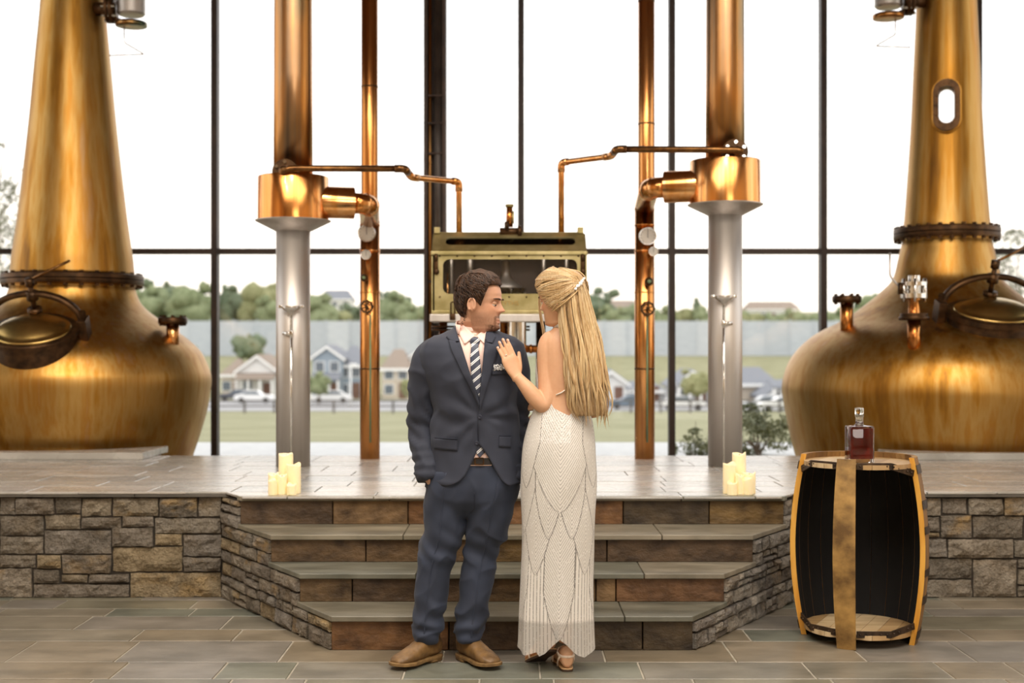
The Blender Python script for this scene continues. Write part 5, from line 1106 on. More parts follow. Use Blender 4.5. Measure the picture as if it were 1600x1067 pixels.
# boots
def boot(px, ph, yaw, name_lab, pitch=0):
    hx = P(px, 0, DM+ph)[0]; O = np.array((hx, DM+ph, 0)); fx = np.array((math.cos(yaw), math.sin(yaw), 0)); fy = np.array((-fx[1], fx[0], 0))
    def wp(p): p = np.asarray(p, float); return O+p[:, :1]*fx+p[:, 1:2]*fy+p[:, 2:3]*np.array((0, 0, 1.))
    prof = [(-.072, .030, .03, .105), (-.05, .036, .026, .125), (-.02, .038, .024, .13), (.02, .039, .022, .125), (.06, .042, .02, .108), (.10, .047, .018, .088), (.14, .050, .018, .074), (.175, .048, .019, .064), (.20, .040, .021, .054), (.214, .026, .024, .043)]
    foot = loft([wp([(x, w*math.copysign(abs(math.cos(a))**.8, math.cos(a)), z0+(z1-z0)*(.5+.5*math.copysign(abs(math.sin(a))**.85, math.sin(a)))*1.0) for a in np.linspace(0, 2*PI, 24, endpoint=False)]) for x, w, z0, z1 in prof])
    sft = loft([wp(ell_ring((xo, 0, z), a, b, 24)) for z, a, b, xo in ((.04, .06, .036, -.012), (.08, .062, .040, -.010), (.115, .058, .042, -.012), (.145, .057, .044, -.016), (.175, .058, .046, -.018))])
    v = folds(voxel_union(join(foot, sft), .004, 8, .5), lambda p: .0022*fbm(p*26, 2)); b = mo('boot', v, M['boot'], groom)
    out = smooth_path([(-.078, 0), (-.072, .03), (-.03, .042), (.05, .043), (.12, .056), (.18, .055), (.215, .034), (.226, 0), (.215, -.034), (.18, -.055), (.12, -.056), (.05, -.043), (-.03, -.042), (-.072, -.03), (-.078, 0)], 56)[:-1]
    rings = [wp(np.c_[out*k, np.full(len(out), z)+.008*np.clip((out[:, 0]-.12)/.1, 0, 1)**1.5]) for k, z in ((.97, .012), (1.0, .014), (1.0, .025), (.97, .027))]
    sl = mo('sole', loft(rings), M['sole'], b); edge_split(sl)
    hl_ = smooth_path([(-.076, 0), (-.07, .028), (-.03, .039), (.008, .038), (.012, 0), (.008, -.038), (-.03, -.039), (-.07, -.028), (-.076, 0)], 36)[:-1]
    mo('heel', loft([wp(np.c_[hl_, np.full(len(hl_), z)]) for z in (.0, .014)]), M['sole'], b)
    for sg in (1, -1): mo('elastic_gore', (lambda q: q)(loft([wp([( -.012+dxx, sg*(yy), z) for dxx, yy in ((-w_, .040), (w_, .041), (w_, .0465), (-w_, .0455))]) for z, w_ in ((.085, .006), (.11, .016), (.145, .022), (.172, .024))])), M['gore'], b)
    mo('pull_tab', loft([wp([(-.078, y_, z) for y_ in (-.009, .009)]+[(-.073, y_, z) for y_ in (.009, -.009)]) for z in (.12, .18)]), M['gore'], b, smooth=False)
boot(668, .02, math.radians(230), ''); boot(733, .03, math.radians(305), '')
# ------------------------------------------------------------------ bride
DB = 5.72; PXB = DB/F
def pb(px, py, y=0.0): q = P(px, py, DB); q[1] = DB+y; return q
Hb = .226; bf_ = Frame(pb(881, 506, -.02), (-.84, .50, -.17), (-.06, 0, 1))
UB = [(500, 884, 15.5, .048, -.005), (510, 884, 18, .05, -.002), (518, 884, 26, .058, 0), (525, 884, 35, .068, 0), (534, 884, 39, .078, 0), (550, 884, 38.5, .086, 0), (575, 883, 37, .088, 0), (600, 881, 36.5, .084, 0), (620, 879, 37, .08, 0), (640, 877, 41, .086, 0), (670, 875, 49, .098, 0), (710, 873, 52, .105, 0), (760, 872, 50, .10, 0)]
tors = [ell_ring(pb(883, 475, -.02), .045, .05, 30)]+[ell_ring(pb(c, y, o), w*PXB, d, 30, 2.15) for y, c, w, d, o in smooth_path(UB, 40)]
bust = [ellipsoid(pb(860, 578, .085), (.05, .05, .05), 18, 12), ellipsoid(pb(888, 578, .09), (.055, .06, .055), 18, 12)]
armL = limb([(*pb(872, 531, .0), .040), (*pb(860, 533, -.005), .046), (*pb(855, 548, -.012), .0455), (*pb(854.5, 575, -.018), .0425), (*pb(855, 602, -.03), .0415), (*pb(854, 622, -.045), .039), (*pb(848.5, 632, -.055), .0365), (*pb(838, 624, -.062), .037), (*pb(826, 609, -.064), .034), (*pb(815, 596, -.058), .027), (*pb(808, 588, -.052), .0235)], 44, 20)
armR = limb([(*pb(900, 531, .0), .038), (*pb(910, 535, .0), .043), (*pb(917, 560, .005), .041), (*pb(924, 595, .01), .038), (*pb(931, 628, .01), .036), (*pb(930, 641, .03), .034), (*pb(915, 642, .09), .034), (*pb(885, 638, .16), .029), (*pb(852, 632, .17), .022)], 40, 18)
HL_fr = Frame(pb(807, 587, -.05), (-23, .012/PXB, 54), (.38, -.9, .05)); HR_fr = Frame(pb(850, 632, .168), (-1, -.15, -.05), (0, -.9, .3))
handL = hand(HL_fr, 1 if HL_fr.y[0] > 0 else -1, (.07, .05, .06, .08), .022, (.80, .52, -.05), .95); handR = hand(HR_fr, 1, (.3, .3, .3, .3), .03, sc=.86)
legs = []
for hx, ax_, ay_, az_ in ((893, 884, .03, 1005), (852, 858, .05, 985)):
    legs.append(limb([(*pb(hx, 720, 0), .085), (*pb(hx, 800, 0), .075), (*pb((hx+ax_)/2, 880, -.005), .052), (*pb((hx+ax_)/2, 925, .015), .052), (*pb(ax_, 970, .02), .036), (*pb(ax_, az_, ay_), .030)], 30, 18))
def foot(o, fwd, up):
    fr = Frame(o, fwd, up); rr = []
    for x, w, z0, z1 in ((-.052, .018, .010, .045), (-.045, .026, .003, .07), (-.02, .031, 0, .095), (.02, .030, .002, .088), (.06, .033, .004, .066), (.10, .039, .0, .046), (.135, .042, 0, .034), (.16, .038, .002, .026), (.18, .026, .004, .019)):
        rr.append([(x, w*math.cos(a), z0+(z1-z0)*(.5+.5*math.sin(a))) for a in np.linspace(0, 2*PI, 20, endpoint=False)])
    return fr, (fr.w(np.array(rr).reshape(-1, 3)).reshape(len(rr), 20, 3))
F1, r1 = foot(pb(884, 1045, .0)*np.array((1, 1, 0))+(0, 0, .014), (-.12, 1, 0), (0, 0, 1)); F2, r2 = foot(np.array((pb(856, 0)[0], DB+.05, .066)), (-.40, .75, -.42), (-.10, .42, .80))
bw, bwf = voxel_union(join(bf_.vf(head_mesh(Hb, False)), bf_.vf(ear_mesh(Hb, 1)), bf_.vf(ear_mesh(Hb, -1)), loft(tors), *bust, armL, armR, handL, handR, *legs, loft(r1), loft(r2)), .0032, 4, .45)
bride = mo('person', (bw, bwf), M['skin_w'], base=(pb(872, 0)[0], DB, 0)); tag(bride, 'woman with long blond hair in a beaded ivory gown, seen from behind', 'person')
lc = bf_.loc(bw); z_ = lc[:, 2]/Hb; sk = np.tile(np.array(lin('d8aa86')[:3]), (len(bw), 1)); hd_ = (z_ > 0) & (z_ < 1.1) & (np.abs(lc[:, 1]) < .1) & (np.abs(lc[:, 0]) < .14)
sk = blend(sk, 'c05a50', hd_*g2(z_-.183, .026)*(np.abs(lc[:, 1]) < .022)*(lc[:, 0] > .08)*.9); sk = blend(sk, 'd98a64', hd_*.5*g2(z_-.40, .08)*g2(np.abs(lc[:, 1])-.045, .02)*(lc[:, 0] > .03)); sk = blend(sk, '4a3020', hd_*g2(z_-.505, .013)*g2(np.abs(lc[:, 1])-.031, .013)*(lc[:, 0] > .05)*.85)
setcol(bride, sk)
for sg in (1, -1):
    e = bf_.w((.0665, sg*.031, .495*Hb))[0]; eo = mo('eye', ellipsoid(e, (.0122,)*3, 14, 8), M['eye'], bride); mo('iris', ellipsoid(e+bf_.x*.0088, (.0055,)*3, 10, 8), M['iris'], eo)
    mo('eyelid', ellipsoid(e+bf_.x*.0012+bf_.z*.0032, (.0132, .0132, .011), 14, 8), M['skin_lid'], bride)
    br = [head_pt(math.asin(min(.97, (.031+t)/.078))*sg*.92, .585+.02*math.sin((t+.02)*60), Hb, .003) for t in np.linspace(-.018, .02, 8)]; mo('eyebrow', tube(bf_.w(br), .0022, 6), M['beard'], bride)
# nails and ring
M['ring'] = mat('silver_ring', 'e8e4dc', 'ffffff', .08, 1.0); M['pearl'] = mat('pearl', 'f6f2ea', 'ffffff', .15, 0, coat=.6); M['nail'] = mat('nail_polish', 'e8c4b0', 'eccbb8', .2)
sd_ = 1 if HL_fr.y[0] > 0 else -1
for k, (y, L) in enumerate(((.029, .083), (.0098, .092), (-.0098, .086), (-.0275, .068))):
    a = .022*(1.5-k); ang = -2.0*(.07, .05, .06, .08)[k]; x = .084+L*1.06; q = np.array((x*1.0-.002, sd_*(y+math.sin(a)*L*1.05), .002+math.sin(ang)*L*.62+.0068)); mo('fingernail', ellipsoid(HL_fr.w(q*.95)[0], (.0046, .0014, .0066), 10, 6, np.stack((HL_fr.y, HL_fr.z, HL_fr.x), 1)), M['nail'], bride)
rc = HL_fr.w(np.array((.108, sd_*-.0108, .0))*.95)[0]; rgm = mo('finger_ring', torus(rc, .0088, .0013, 20, 6, (HL_fr.y, HL_fr.z, HL_fr.x)), M['ring'], bride); mo('ring_stone', ellipsoid(rc+HL_fr.z*.0105, (.0034,)*3, 8, 6), M['ring'], rgm)

# gown: one fine surface, beads laid out in pointed feather panels
DR = np.array([(545, 883, 41, .10, .02), (560, 881, 42, .105, .026), (578, 880, 43, .106, .026), (600, 879, 41.5, .094, .01), (620, 878.5, 40, .084, 0), (640, 877, 43.5, .089, 0), (660, 876, 50, .10, 0), (690, 874, 56, .113, 0), (715, 873, 58, .119, 0), (750, 873, 58.5, .12, 0), (800, 872.5, 57.5, .117, 0), (850, 872, 56.5, .113, 0), (900, 870.5, 57, .112, 0), (950, 869.5, 58.5, .114, 0), (1000, 869.5, 60.5, .118, 0), (1022, 869.5, 62, .12, 0)])
DRs = smooth_path(DR, 240); NA, NV = 440, 660
ang = np.arange(NA)*2*PI/NA           # sin > 0 is the side towards the camera
sa, ca = np.sin(ang), np.cos(ang)
top = np.where(sa >= 0, np.interp(ang, [0, .25*PI, .42*PI, .60*PI, .72*PI, .84*PI, .91*PI, PI], [570, 618, 648, 636, 616, 600, 574, 558]), 545+17*np.abs(ca)**2)
HX = np.array([(807, 1009), (812, 1014), (822, 1017), (833, 1012), (836, 1011), (841, 1017), (850, 1012), (860, 1002), (873, 990), (881, 996), (890, 1005), (902, 1016), (912, 1020), (921, 1015), (929, 1007), (932, 1005)])
hem = np.where(sa >= 0, np.interp(869.5+62*ca, HX[:, 0], HX[:, 1]), 1014+3*np.sin(ang*9))
v_ = np.linspace(0, 1, NV)[:, None]; PY = top[None]+(hem-top)[None]*v_
g = [np.interp(PY, DRs[:, 0], DRs[:, k]) for k in range(1, 5)]
U = (ang[None]-PI/2)*-1.0*g[1]         # arc position in pixels, + to the viewer's right
U = np.where(ang[None] > 1.5*PI, (2.5*PI-ang[None])*g[1], U)
ph = np.zeros_like(PY); bead = np.zeros_like(PY); owner = np.zeros_like(PY)
fan = (U*(1+.0*(PY-900)))/6.2+.0*PY; line = fan; edge = np.zeros_like(PY, bool)
pet = [(2, 800, 992, 25, 1.55), (-78, 780, 985, 26, 1.5), (84, 780, 985, 26, 1.5), (-38, 700, 893, 27, 1.6), (46, 700, 893, 27, 1.6), (-92, 690, 880, 27, 1.6), (98, 690, 880, 27, 1.6), (-17, 690, 837, 24, 1.7), (20, 690, 837, 25, 1.7), (-70, 640, 830, 30, 1.6), (74, 640, 830, 30, 1.6), (1, 560, 796, 46, 1.25), (-62, 500, 760, 30, 1.4), (66, 540, 760, 30, 1.4), (-125, 560, 870, 32, 1.5), (130, 560, 870, 32, 1.5), (-150, 540, 700, 30, 1.5), (150, 540, 700, 30, 1.5)]
for (u0, yt, yb_, hw_, kk) in pet:
    w_ = hw_*np.clip((yb_-PY)/72, 0, 1)**.62; ins = (np.abs(U-u0) < w_) & (PY < yb_) & (PY > yt-40)
    line = np.where(ins, (PY+kk*np.abs(U-u0)**1.08*.95-.011*(U-u0)**2*(yt > 650))/6.2, line); ed = ins & (np.abs(np.abs(U-u0)-w_) < 1.3); edge = (edge & ~ins) | ed
fr_ = line-np.floor(line); bead = np.clip(1-np.abs(fr_-.5)/.19, 0, 1); bead = np.where(edge, 1, bead)
rr = RNG.random(PY.shape); spark = ((rr > .955) & (bead > .2)) | ((rr > .72) & (np.abs(U+10) < 26) & (PY > 640) & (PY < 690) & (rr < .9))
drp = np.clip((PY-880)/140, 0, 1); fold = .006*drp*np.sin(U/9.5+1.0)+.004*drp*np.sin(U/5.1)+.003*np.sin(PY/23+U/14)*np.exp(-((PY-760)/60)**2)
hw2 = g[1]*PXB+fold+bead*.0009+.004*np.clip((PY-640)/60, 0, 1)*0; hd2 = g[2]+fold+bead*.0009
Xd = (g[0]-800)*PXB+hw2*ca[None]; Yd = DB+g[3]-hd2*np.sign(sa)[None]*np.abs(sa)[None]**.95; Zd = CAM_H-(PY-HOR)*PXB
Xd += (bust_ := 0)
V = np.stack((Xd, Yd, Zd), 2).reshape(-1, 3); ii = np.arange(NV-1)[:, None]*NA+np.arange(NA)[None]; jj = np.arange(NV-1)[:, None]*NA+(np.arange(NA)[None]+1) % NA
Fd = np.stack((ii, ii+NA, jj+NA, jj), 2).reshape(-1, 4)
def np_mesh(name, V, Fq, m, parent):
    me = bpy.data.meshes.new(name); org = ORG[parent.name]; V = V-org; n = len(Fq); me.vertices.add(len(V)); me.vertices.foreach_set('co', V.ravel().astype(np.float32)); k = Fq.shape[1]
    me.loops.add(n*k); me.loops.foreach_set('vertex_index', Fq.ravel().astype(np.int32)); me.polygons.add(n); me.polygons.foreach_set('loop_start', np.arange(n, dtype=np.int32)*k); me.polygons.foreach_set('use_smooth', np.ones(n, bool)); me.update(calc_edges=True); me.materials.append(m)
    o = bpy.data.objects.new(name, me); _link(o, parent); return o
N = NT('beaded_gown'); at = N.n('ShaderNodeVertexColor'); at.layer_name = 'tint'; at2 = N.n('ShaderNodeVertexColor'); at2.layer_name = 'bead'; sp3 = N.n('ShaderNodeSeparateColor'); N.l(at2.outputs[0], sp3.inputs[0])
N.set(Base_Color=at.outputs[0], Metallic=N.math('MULTIPLY', sp3.outputs[0], .55), Roughness=N.math('MULTIPLY_ADD', sp3.outputs[0], -.35, .62), Sheen_Weight=.15); N.set(Alpha=sp3.outputs[2]); N.bump(N.noise(N.pos((700, 700, 700)), 1, 1), .25, .001); M['gown'] = N.m
gown = np_mesh('gown', V, Fd, M['gown'], bride)
base_c = np.array(lin('dcd7cf')[:3]); bc = np.array(lin('5f5b58')[:3]); sc_c = np.array(lin('ffffff')[:3]); b1 = bead.ravel()[:, None]; cc = base_c*(1-.85*b1)+bc*.85*b1; cc = np.where(spark.ravel()[:, None], sc_c, cc); setcol(gown, cc)
sheer = np.clip((PY-962)/6, 0, 1).ravel(); setcol(gown, np.stack((np.clip(b1[:, 0]*.5+spark.ravel()*.9, 0, 1), 0*sheer, 1-sheer*.38*(1-b1[:, 0]*.7)), 1), 'bead')
M['strap'] = mat('ivory_strap', 'efe6d8', 'f6efe4', .5)
GB = BVHTree.FromPolygons([Vector(p) for p in bw.tolist()], bwf)
def on_skin(px, py, off=.003): w = P(px, py, DB); y = rayY(GB, w[0], w[2]); return np.array((w[0], (y if y else DB-.08)-off, w[2]))
mo('back_strap', tube([on_skin(868, 616), on_skin(876, 612.5), on_skin(884, 607), on_skin(893, 601), on_skin(903, 595)], .0048, 8, flat=.6), M['strap'], gown)
M['lace'] = mat('beaded_lace', 'f2ece0', 'bcb0a0', .4, .2, (260, 260, 260), 2, .6, .002)
nk = [ell_ring(pb(883.5, y, -.004), (17.2+.4*k)*PXB, .054, 36) for k, y in enumerate((505, 508, 512))]; mo('halter_neckband', loft(nk, False), M['lace'], gown).modifiers.new('th', 'SOLIDIFY').thickness = .003

# hair: half up, pinned, long waves down the back
N = NT('blond_hair'); at = N.n('ShaderNodeVertexColor'); at.layer_name = 'tint'; N.set(Base_Color=N.mix(.5, at.outputs[0], N.ramp(N.noise(N.pos((260, 260, 12)), 1, 3), [(.3, '9c7444'), (.7, 'f0dab0')]), 'MIX'), Roughness=.38, Specular_IOR_Level=.5); M['hair_w'] = N.m
BL = [np.array(lin(c)[:3]) for c in ('b98c54', 'cfa86e', 'dfc290', 'ecd8b4', '9a6f3e', 'd4b27c')]
def zmin_w(ph): a = abs(ph); return float(np.interp(a, [0, .5, .9, 1.2, 1.5, 1.9, PI], [.86, .85, .72, .47, .30, .16, .10]))
th_w = lambda ph, z: .012+.010*max(0, min(1, (z-.5)/.4))+.012*max(0, min(1, (abs(ph)-1.8)/.6))*max(0, min(1, (.98-z)/.3))
hw_ = hair_cap(bf_, Hb, zmin_w, th_w, M['hair_w'], bride, name='hair', seed=8, amp=.003); setcol(hw_, BL[0]*.8); hw_v = (np.array([v.co[:] for v in hw_.data.vertices])+ORG[bride.name], [tuple(p.vertices) for p in hw_.data.polygons])
CUR = np.array([(446, 876, 912, -.055, .05), (458, 874, 917, -.06, .055), (480, 873, 922, -.065, .055), (500, 874, 927, -.068, .05), (530, 879, 934, -.082, .042), (560, 883, 939.5, -.092, .038), (590, 886, 943.5, -.094, .036), (620, 889, 947, -.092, .034), (640, 894, 947, -.09, .03), (656, 902, 944, -.088, .022)])
CS = smooth_path(CUR, 60)
def cur_pt(py, a, off=0.0, sway=0.0):
    xl, xr, yc, hd = [np.interp(py, CS[:, 0], CS[:, k]) for k in range(1, 5)]; c = (xl+xr)/2; w = (xr-xl)/2
    q = pb(c+w*math.cos(a)*(1+off/.08)+sway, py, yc-(hd+off)*math.sin(a)); return q
cu = mo('hair_fall', loft([[cur_pt(py, a, -.006+.004*math.sin(a*17+py*.02)) for a in np.linspace(0, 2*PI, 60, endpoint=False)] for py in np.linspace(447, 648, 50)]), M['hair_w'], hw_); setcol(cu, BL[4]*.75)
tubes = []; cols = []; rg = random.Random(4)
def add_strand(path, r, sides=4, ci=None):
    p = np.asarray(path); k = len(p); t = np.linspace(0, 1, k); rad = r*np.minimum(1, np.minimum(t*6+.3, (1-t)*3.2+.08)); m_ = tube(p, rad, sides, False, flat=rg.uniform(.6, 1.2)); tubes.append(m_); b = BL[rg.randrange(len(BL)) if ci is None or rg.random() < .35 else ci]*rg.uniform(.8, 1.12); cols.append(np.tile(b, (len(m_[0]), 1)))
clump = [(rg.uniform(-.1, PI+.1), rg.uniform(0, 6), rg.uniform(0, 6), rg.uniform(.035, .065), rg.uniform(1.5, 5.2), rg.uniform(604, 666), rg.uniform(-.002, .008), rg.randrange(6)) for _ in range(64)]
for k in range(900):
    ca_, w1, w2, f1, am, ye, off0, ci = clump[k % 64]; a = ca_+rg.gauss(0, .035) if k < 820 else rg.uniform(PI, 2*PI); y0 = rg.uniform(443, 476); y1 = ye+rg.uniform(-16, 6)-(10 if a > 2.4 else 0); off = off0+rg.uniform(-.003, .002); path = []
    for py in np.linspace(y0, y1, 26):
        t = max(0, (py-470)/180); path.append(cur_pt(py, a+(ca_-a)*.7*max(0, t-.5), off+.006*t*math.sin(w1+py*f1*1.2), sway=am*min(1, t*1.4)*math.sin(w2+py*f1)+1.1*t*math.sin(w1+py*.09)+rg.uniform(-.12, .12)))
    add_strand(path, rg.uniform(.0014, .0032), ci=ci)
# upswept sections from the hairline to the clip
PC, ZC = 2.88, .70
for k in range(330):
    side = 1 if k % 5 else -1; a0 = side*rg.uniform(.05, 1.55); z0 = zmin_w(a0)+rg.uniform(.0, .03) if k % 3 else rg.uniform(zmin_w(a0), .97); path = []; sag = rg.uniform(-.16, .16)*(1 if z0 < .8 else .6); am = rg.uniform(.0, .004); endz = ZC+rg.uniform(-.09, .06)
    for t in np.linspace(0, 1, 18):
        a = a0+(side*PC-a0)*t; z = z0+(endz-z0)*t+sag*math.sin(PI*t)*(.6)+(.10*math.sin(PI*t) if z0 > .75 else -.02*math.sin(PI*t)); path.append(head_pt(a, min(.995, max(.2, z)), Hb, th_w(a, z)+.003+.007*math.sin(PI*t)+am, face=False))
    add_strand(bf_.w(path), rg.uniform(.002, .0036))
for k in range(26):       # loose tendril framing the face on the far side
    x0 = rg.uniform(845, 856); path = []; s_ = rg.uniform(-1.5, 1.5)
    pts = smooth_path([(x0+5, 432, .05), (x0-3-s_*.3, 446, .075), (843.5+s_, 466, .085), (845+s_*1.2, 490, .085), (849+s_*1.5, 512, .08), (851+s_*1.8, rg.uniform(522, 534), .075)], 18); add_strand([pb(a, b, c) for a, b, c in pts], rg.uniform(.0012, .0024))
o = mo('hair_strands', join(*tubes), M['hair_w'], hw_); setcol(o, np.vstack(cols)); o['kind'] = 'stuff'
# pearl comb
HB_ = bvh_of(join(*tubes, hw_v))
cl_ = [];
for k in range(16):
    t = k/15; q = P(898+13*t+rg.uniform(-2, 2), 452-15*t+rg.uniform(-2, 2), DB); w = bf_.loc(q[None])[0]; pp = P(898+13*t+rg.uniform(-1.8, 1.8), 452-15*t+rg.uniform(-1.8, 1.8), DB); yy = rayY(HB_, pp[0], pp[2]); pp[1] = (yy if yy else DB-.08)-.003; cl_.append(pp)
cmb = mo('hair_comb', tube(np.array([cl_[0], cl_[5], cl_[10], cl_[15]])+(0, .002, 0), .002, 6), M['ring'], hw_)
for q in cl_: mo('pearl', ellipsoid(q, (rg.uniform(.0038, .0068),)*3, 10, 6), M['pearl'], cmb)
# sandals
M['sandal'] = mat('pale_sandal_leather', 'e8d2bc', 'f0decc', .4); M['sandal_sole'] = mat('dark_outsole', '3a2a1e', '4a3626', .6); M['insole'] = mat('tan_insole', 'c09a6c', 'd0aa7c', .5)
for fr, nm in ((F1, 'a'), (F2, 'b')):
    out = smooth_path([(-.058, 0), (-.05, .022), (-.01, .030), (.05, .030), (.11, .043), (.155, .042), (.187, .02), (.192, 0), (.187, -.02), (.155, -.042), (.11, -.043), (.05, -.030), (-.01, -.030), (-.05, -.022), (-.058, 0)], 44)[:-1]
    so = mo('sandal', loft([fr.w(np.c_[out*k, np.full(len(out), z)]) for k, z in ((.97, -.014), (1, -.012), (1, -.005), (.98, -.0035))]), M['sandal_sole'], bride); edge_split(so)
    mo('insole', loft([fr.w(np.c_[out*k, np.full(len(out), z)]) for k, z in ((.99, -.0035), (.985, 0), (.9, .001))]), M['insole'], so)
    for hz, nm2 in ((.052, 'ankle_strap'), ): mo(nm2, tube(fr.w([(-.052, 0, hz), (-.045, .022, hz), (-.02, .034, hz+.002), (.02, .036, hz+.006), (.045, .025, hz+.018), (.05, 0, hz+.026), (.045, -.025, hz+.018), (.02, -.036, hz+.006), (-.02, -.034, hz+.002), (-.045, -.022, hz), (-.052, 0, hz)]), .0042, 8, flat=1.4), M['sandal'], so)
    for sg in (1, -1): mo('side_strap', tube(fr.w([(-.03, sg*.031, .05), (-.005, sg*.0355, .03), (.02, sg*.034, .008), (.03, sg*.032, -.006)]), .004, 8, flat=1.3), M['sandal'], so)
    mo('toe_strap', tube(fr.w([(.10, .043, -.004), (.105, .042, .02), (.11, .025, .04), (.112, 0, .046), (.11, -.025, .04), (.105, -.042, .02), (.10, -.043, -.004)]), .0045, 8, flat=1.5), M['sandal'], so)
# ================================================================== OUTSIDE (haze is put into the colours: most are kept pale)
TP = np.array([(12.75, .12), (14.6, .18), (17.6, .15), (25, -.3), (40, -.95), (80, -2.9), (110, -4.02), (126, -4.6), (175, -5.0), (186, -4.2), (200, -2.2), (228, .3), (240, .6), (300, 5), (420, 14), (520, 16)])
def gz(d): return float(np.interp(d, TP[:, 0], TP[:, 1]))
def strip(d0, d1, x0, x1, off, nd=12, nx=8):
    v = []; ds = np.linspace(d0, d1, nd)
    for d in ds:
        for x in np.linspace(x0, x1, nx): v.append((x, d, gz(d)+off))
    f = [(i*nx+j, i*nx+j+1, (i+1)*nx+j+1, (i+1)*nx+j) for i in range(nd-1) for j in range(nx-1)]; return np.array(v), f
v = []; nx = 21
dd = sorted(set(list(TP[:, 0])+list(np.linspace(14, 520, 60))))
for d in dd:
    for t in np.linspace(-1, 1, nx): v.append((t*(14+.75*d), d, gz(d)))
M['lawn'] = mat('pale_lawn', '7e7e5c', '929070', .95, 0, (.35, .35, .35), 6); M['path'] = mat('concrete_path', 'b8babc', 'c6c8c8', .8); M['asphalt'] = mat('road_asphalt', '9a9a9c', 'a8a8aa', .9)
grd = mo('ground', (np.array(v), [(i*nx+j, i*nx+j+1, (i+1)*nx+j+1, (i+1)*nx+j) for i in range(len(dd)-1) for j in range(nx-1)]), M['lawn'], base=(0, 14, 0)); tag(grd, 'pale green lawn falling away outside the glazing', 'lawn', kind='structure')
pth = mo('footpath', strip(14.7, 17.4, -30, 30, .02), M['path'], base=(0, 16, .15)); tag(pth, 'white concrete footpath just outside the glazing', 'path', kind='structure')
rd = mo('road', strip(126, 162, -110, 110, .04), M['asphalt'], base=(0, 140, -4.7)); tag(rd, 'grey street in front of the houses', 'road', kind='structure')
# rail fence along the lawn
M['rail'] = mat('dark_timber_rail', '5a5654', '6c6866', .8)
fn = thing('rail_fence', (0, 112, gz(112)), 'low dark rail fence between lawn and street', 'fence')
for k in range(-20, 21): mo('post', bbox(k*2.6-.09, k*2.6+.09, 111.9, 112.1, gz(112), gz(112)+1.15, .02, 1), M['rail'], fn, smooth=False)
for z in (.55, 1.0):
    for k in range(-10, 10): mo('rail', bbox(k*5.2, k*5.2+5.2, 111.95, 112.05, gz(112)+z, gz(112)+z+.14, .02, 1), M['rail'], fn, smooth=False)
# barrier wall of panels and posts
M['barrier'] = mat('pale_concrete_panel', 'b9bfc6', 'c6cbd0', .85, 0, (.5, .5, 3), palette=['ffffff', 'f4f6f8', 'eef0f2']); bw0 = thing('barrier_wall', (0, 232, gz(232)), 'long pale grey sound barrier wall below the tree line', 'wall')
pm0 = None
for k in range(-27, 27):
    o = mo('panel', bbox(k*4.2+.12, k*4.2+4.08, 231.9, 232.1, gz(232)-.4, 6.7, .03, 1), M['barrier'], bw0, smooth=False) if k == -27 else None
    if o: pm0 = o
    else:
        c = pm0.copy(); COL.objects.link(c); c.location = (4.2*(k+27), 0, 0)
for k in range(-27, 28): mo('post', box(k*4.2-.14, k*4.2+.14, 231.75, 232.25, gz(232)-.4, 6.9), M['barrier'], bw0, smooth=False)
# trees
def leafmat(nm, a, b): return mat(nm, a, b, .8, 0, (.9, .9, .9), 5, .6, .2, (3, 3, 3), spec=.2)
M['leaf1'] = leafmat('foliage_mid', '6f7a58', '8a9270'); M['leaf2'] = leafmat('foliage_dark', '5c6a50', '74806a'); M['leaf3'] = leafmat('foliage_olive', '7c8058', '9a9a74'); M['bark'] = mat('bark', '6a5a4c', '7c6c5c', .9)
def ico(c, r, sub, seed, rough=.28, sq=.85):
    bm = bmesh.new(); bmesh.ops.create_icosphere(bm, subdivisions=sub, radius=1); vs = []
    for v in bm.verts:
        p = v.co; k = 1+rough*fbm((p.x*1.7+seed, p.y*1.7, p.z*1.7+seed*.3), 3); vs.append((c[0]+p.x*r*k, c[1]+p.y*r*k, c[2]+p.z*r*k*sq))
    bm.verts.index_update(); f = [tuple(v.index for v in q.verts) for q in bm.faces]; bm.free(); return np.array(vs), f
def tree_proto(seed, kind, loc, label, group, m, H=12.0):
    r = random.Random(seed); t = thing('conifer_tree' if kind == 'pine' else 'leafy_tree', loc, label, 'tree', group); x, y, z = loc
    if kind == 'pine':
        parts = [ico((x+r.uniform(-.3, .3), y+r.uniform(-.3, .3), z+H*(.2+.75*k/9)), H*.21*(1-k/10.5), 2, seed+k, .5, 1.0) for k in range(9)]
    else:
        parts = [ico((x, y, z+H*.62), H*.30, 3, seed, .35)]
        for k in range(8): a = k*2*PI/8+r.uniform(-.3, .3); parts.append(ico((x+H*.21*math.cos(a), y+H*.21*math.sin(a), z+H*r.uniform(.42, .78)), H*r.uniform(.15, .22), 2, seed+k+1, .4))
        for k in range(14): a = r.uniform(0, 2*PI); q = r.uniform(.2, .42); parts.append(ico((x+H*q*math.cos(a)*.9, y+H*q*math.sin(a)*.9, z+H*r.uniform(.35, .93)*1.0), H*r.uniform(.05, .10), 2, seed+k+30, .5))
    mo('crown', join(*parts), m, t); mo('trunk', cyl((x, y, z-.3), (x, y, z+H*.6), H*.022, 8, H*.012), M['bark'], t); return t
rg = random.Random(12); protos = []
G = 'tree line above the barrier wall'; lab = 'green tree in the line above the grey barrier wall'
spec_t = [('leaf', 'leaf1', 13), ('leaf', 'leaf2', 12), ('leaf', 'leaf3', 11), ('pine', 'leaf2', 15), ('leaf', 'leaf1', 10)]
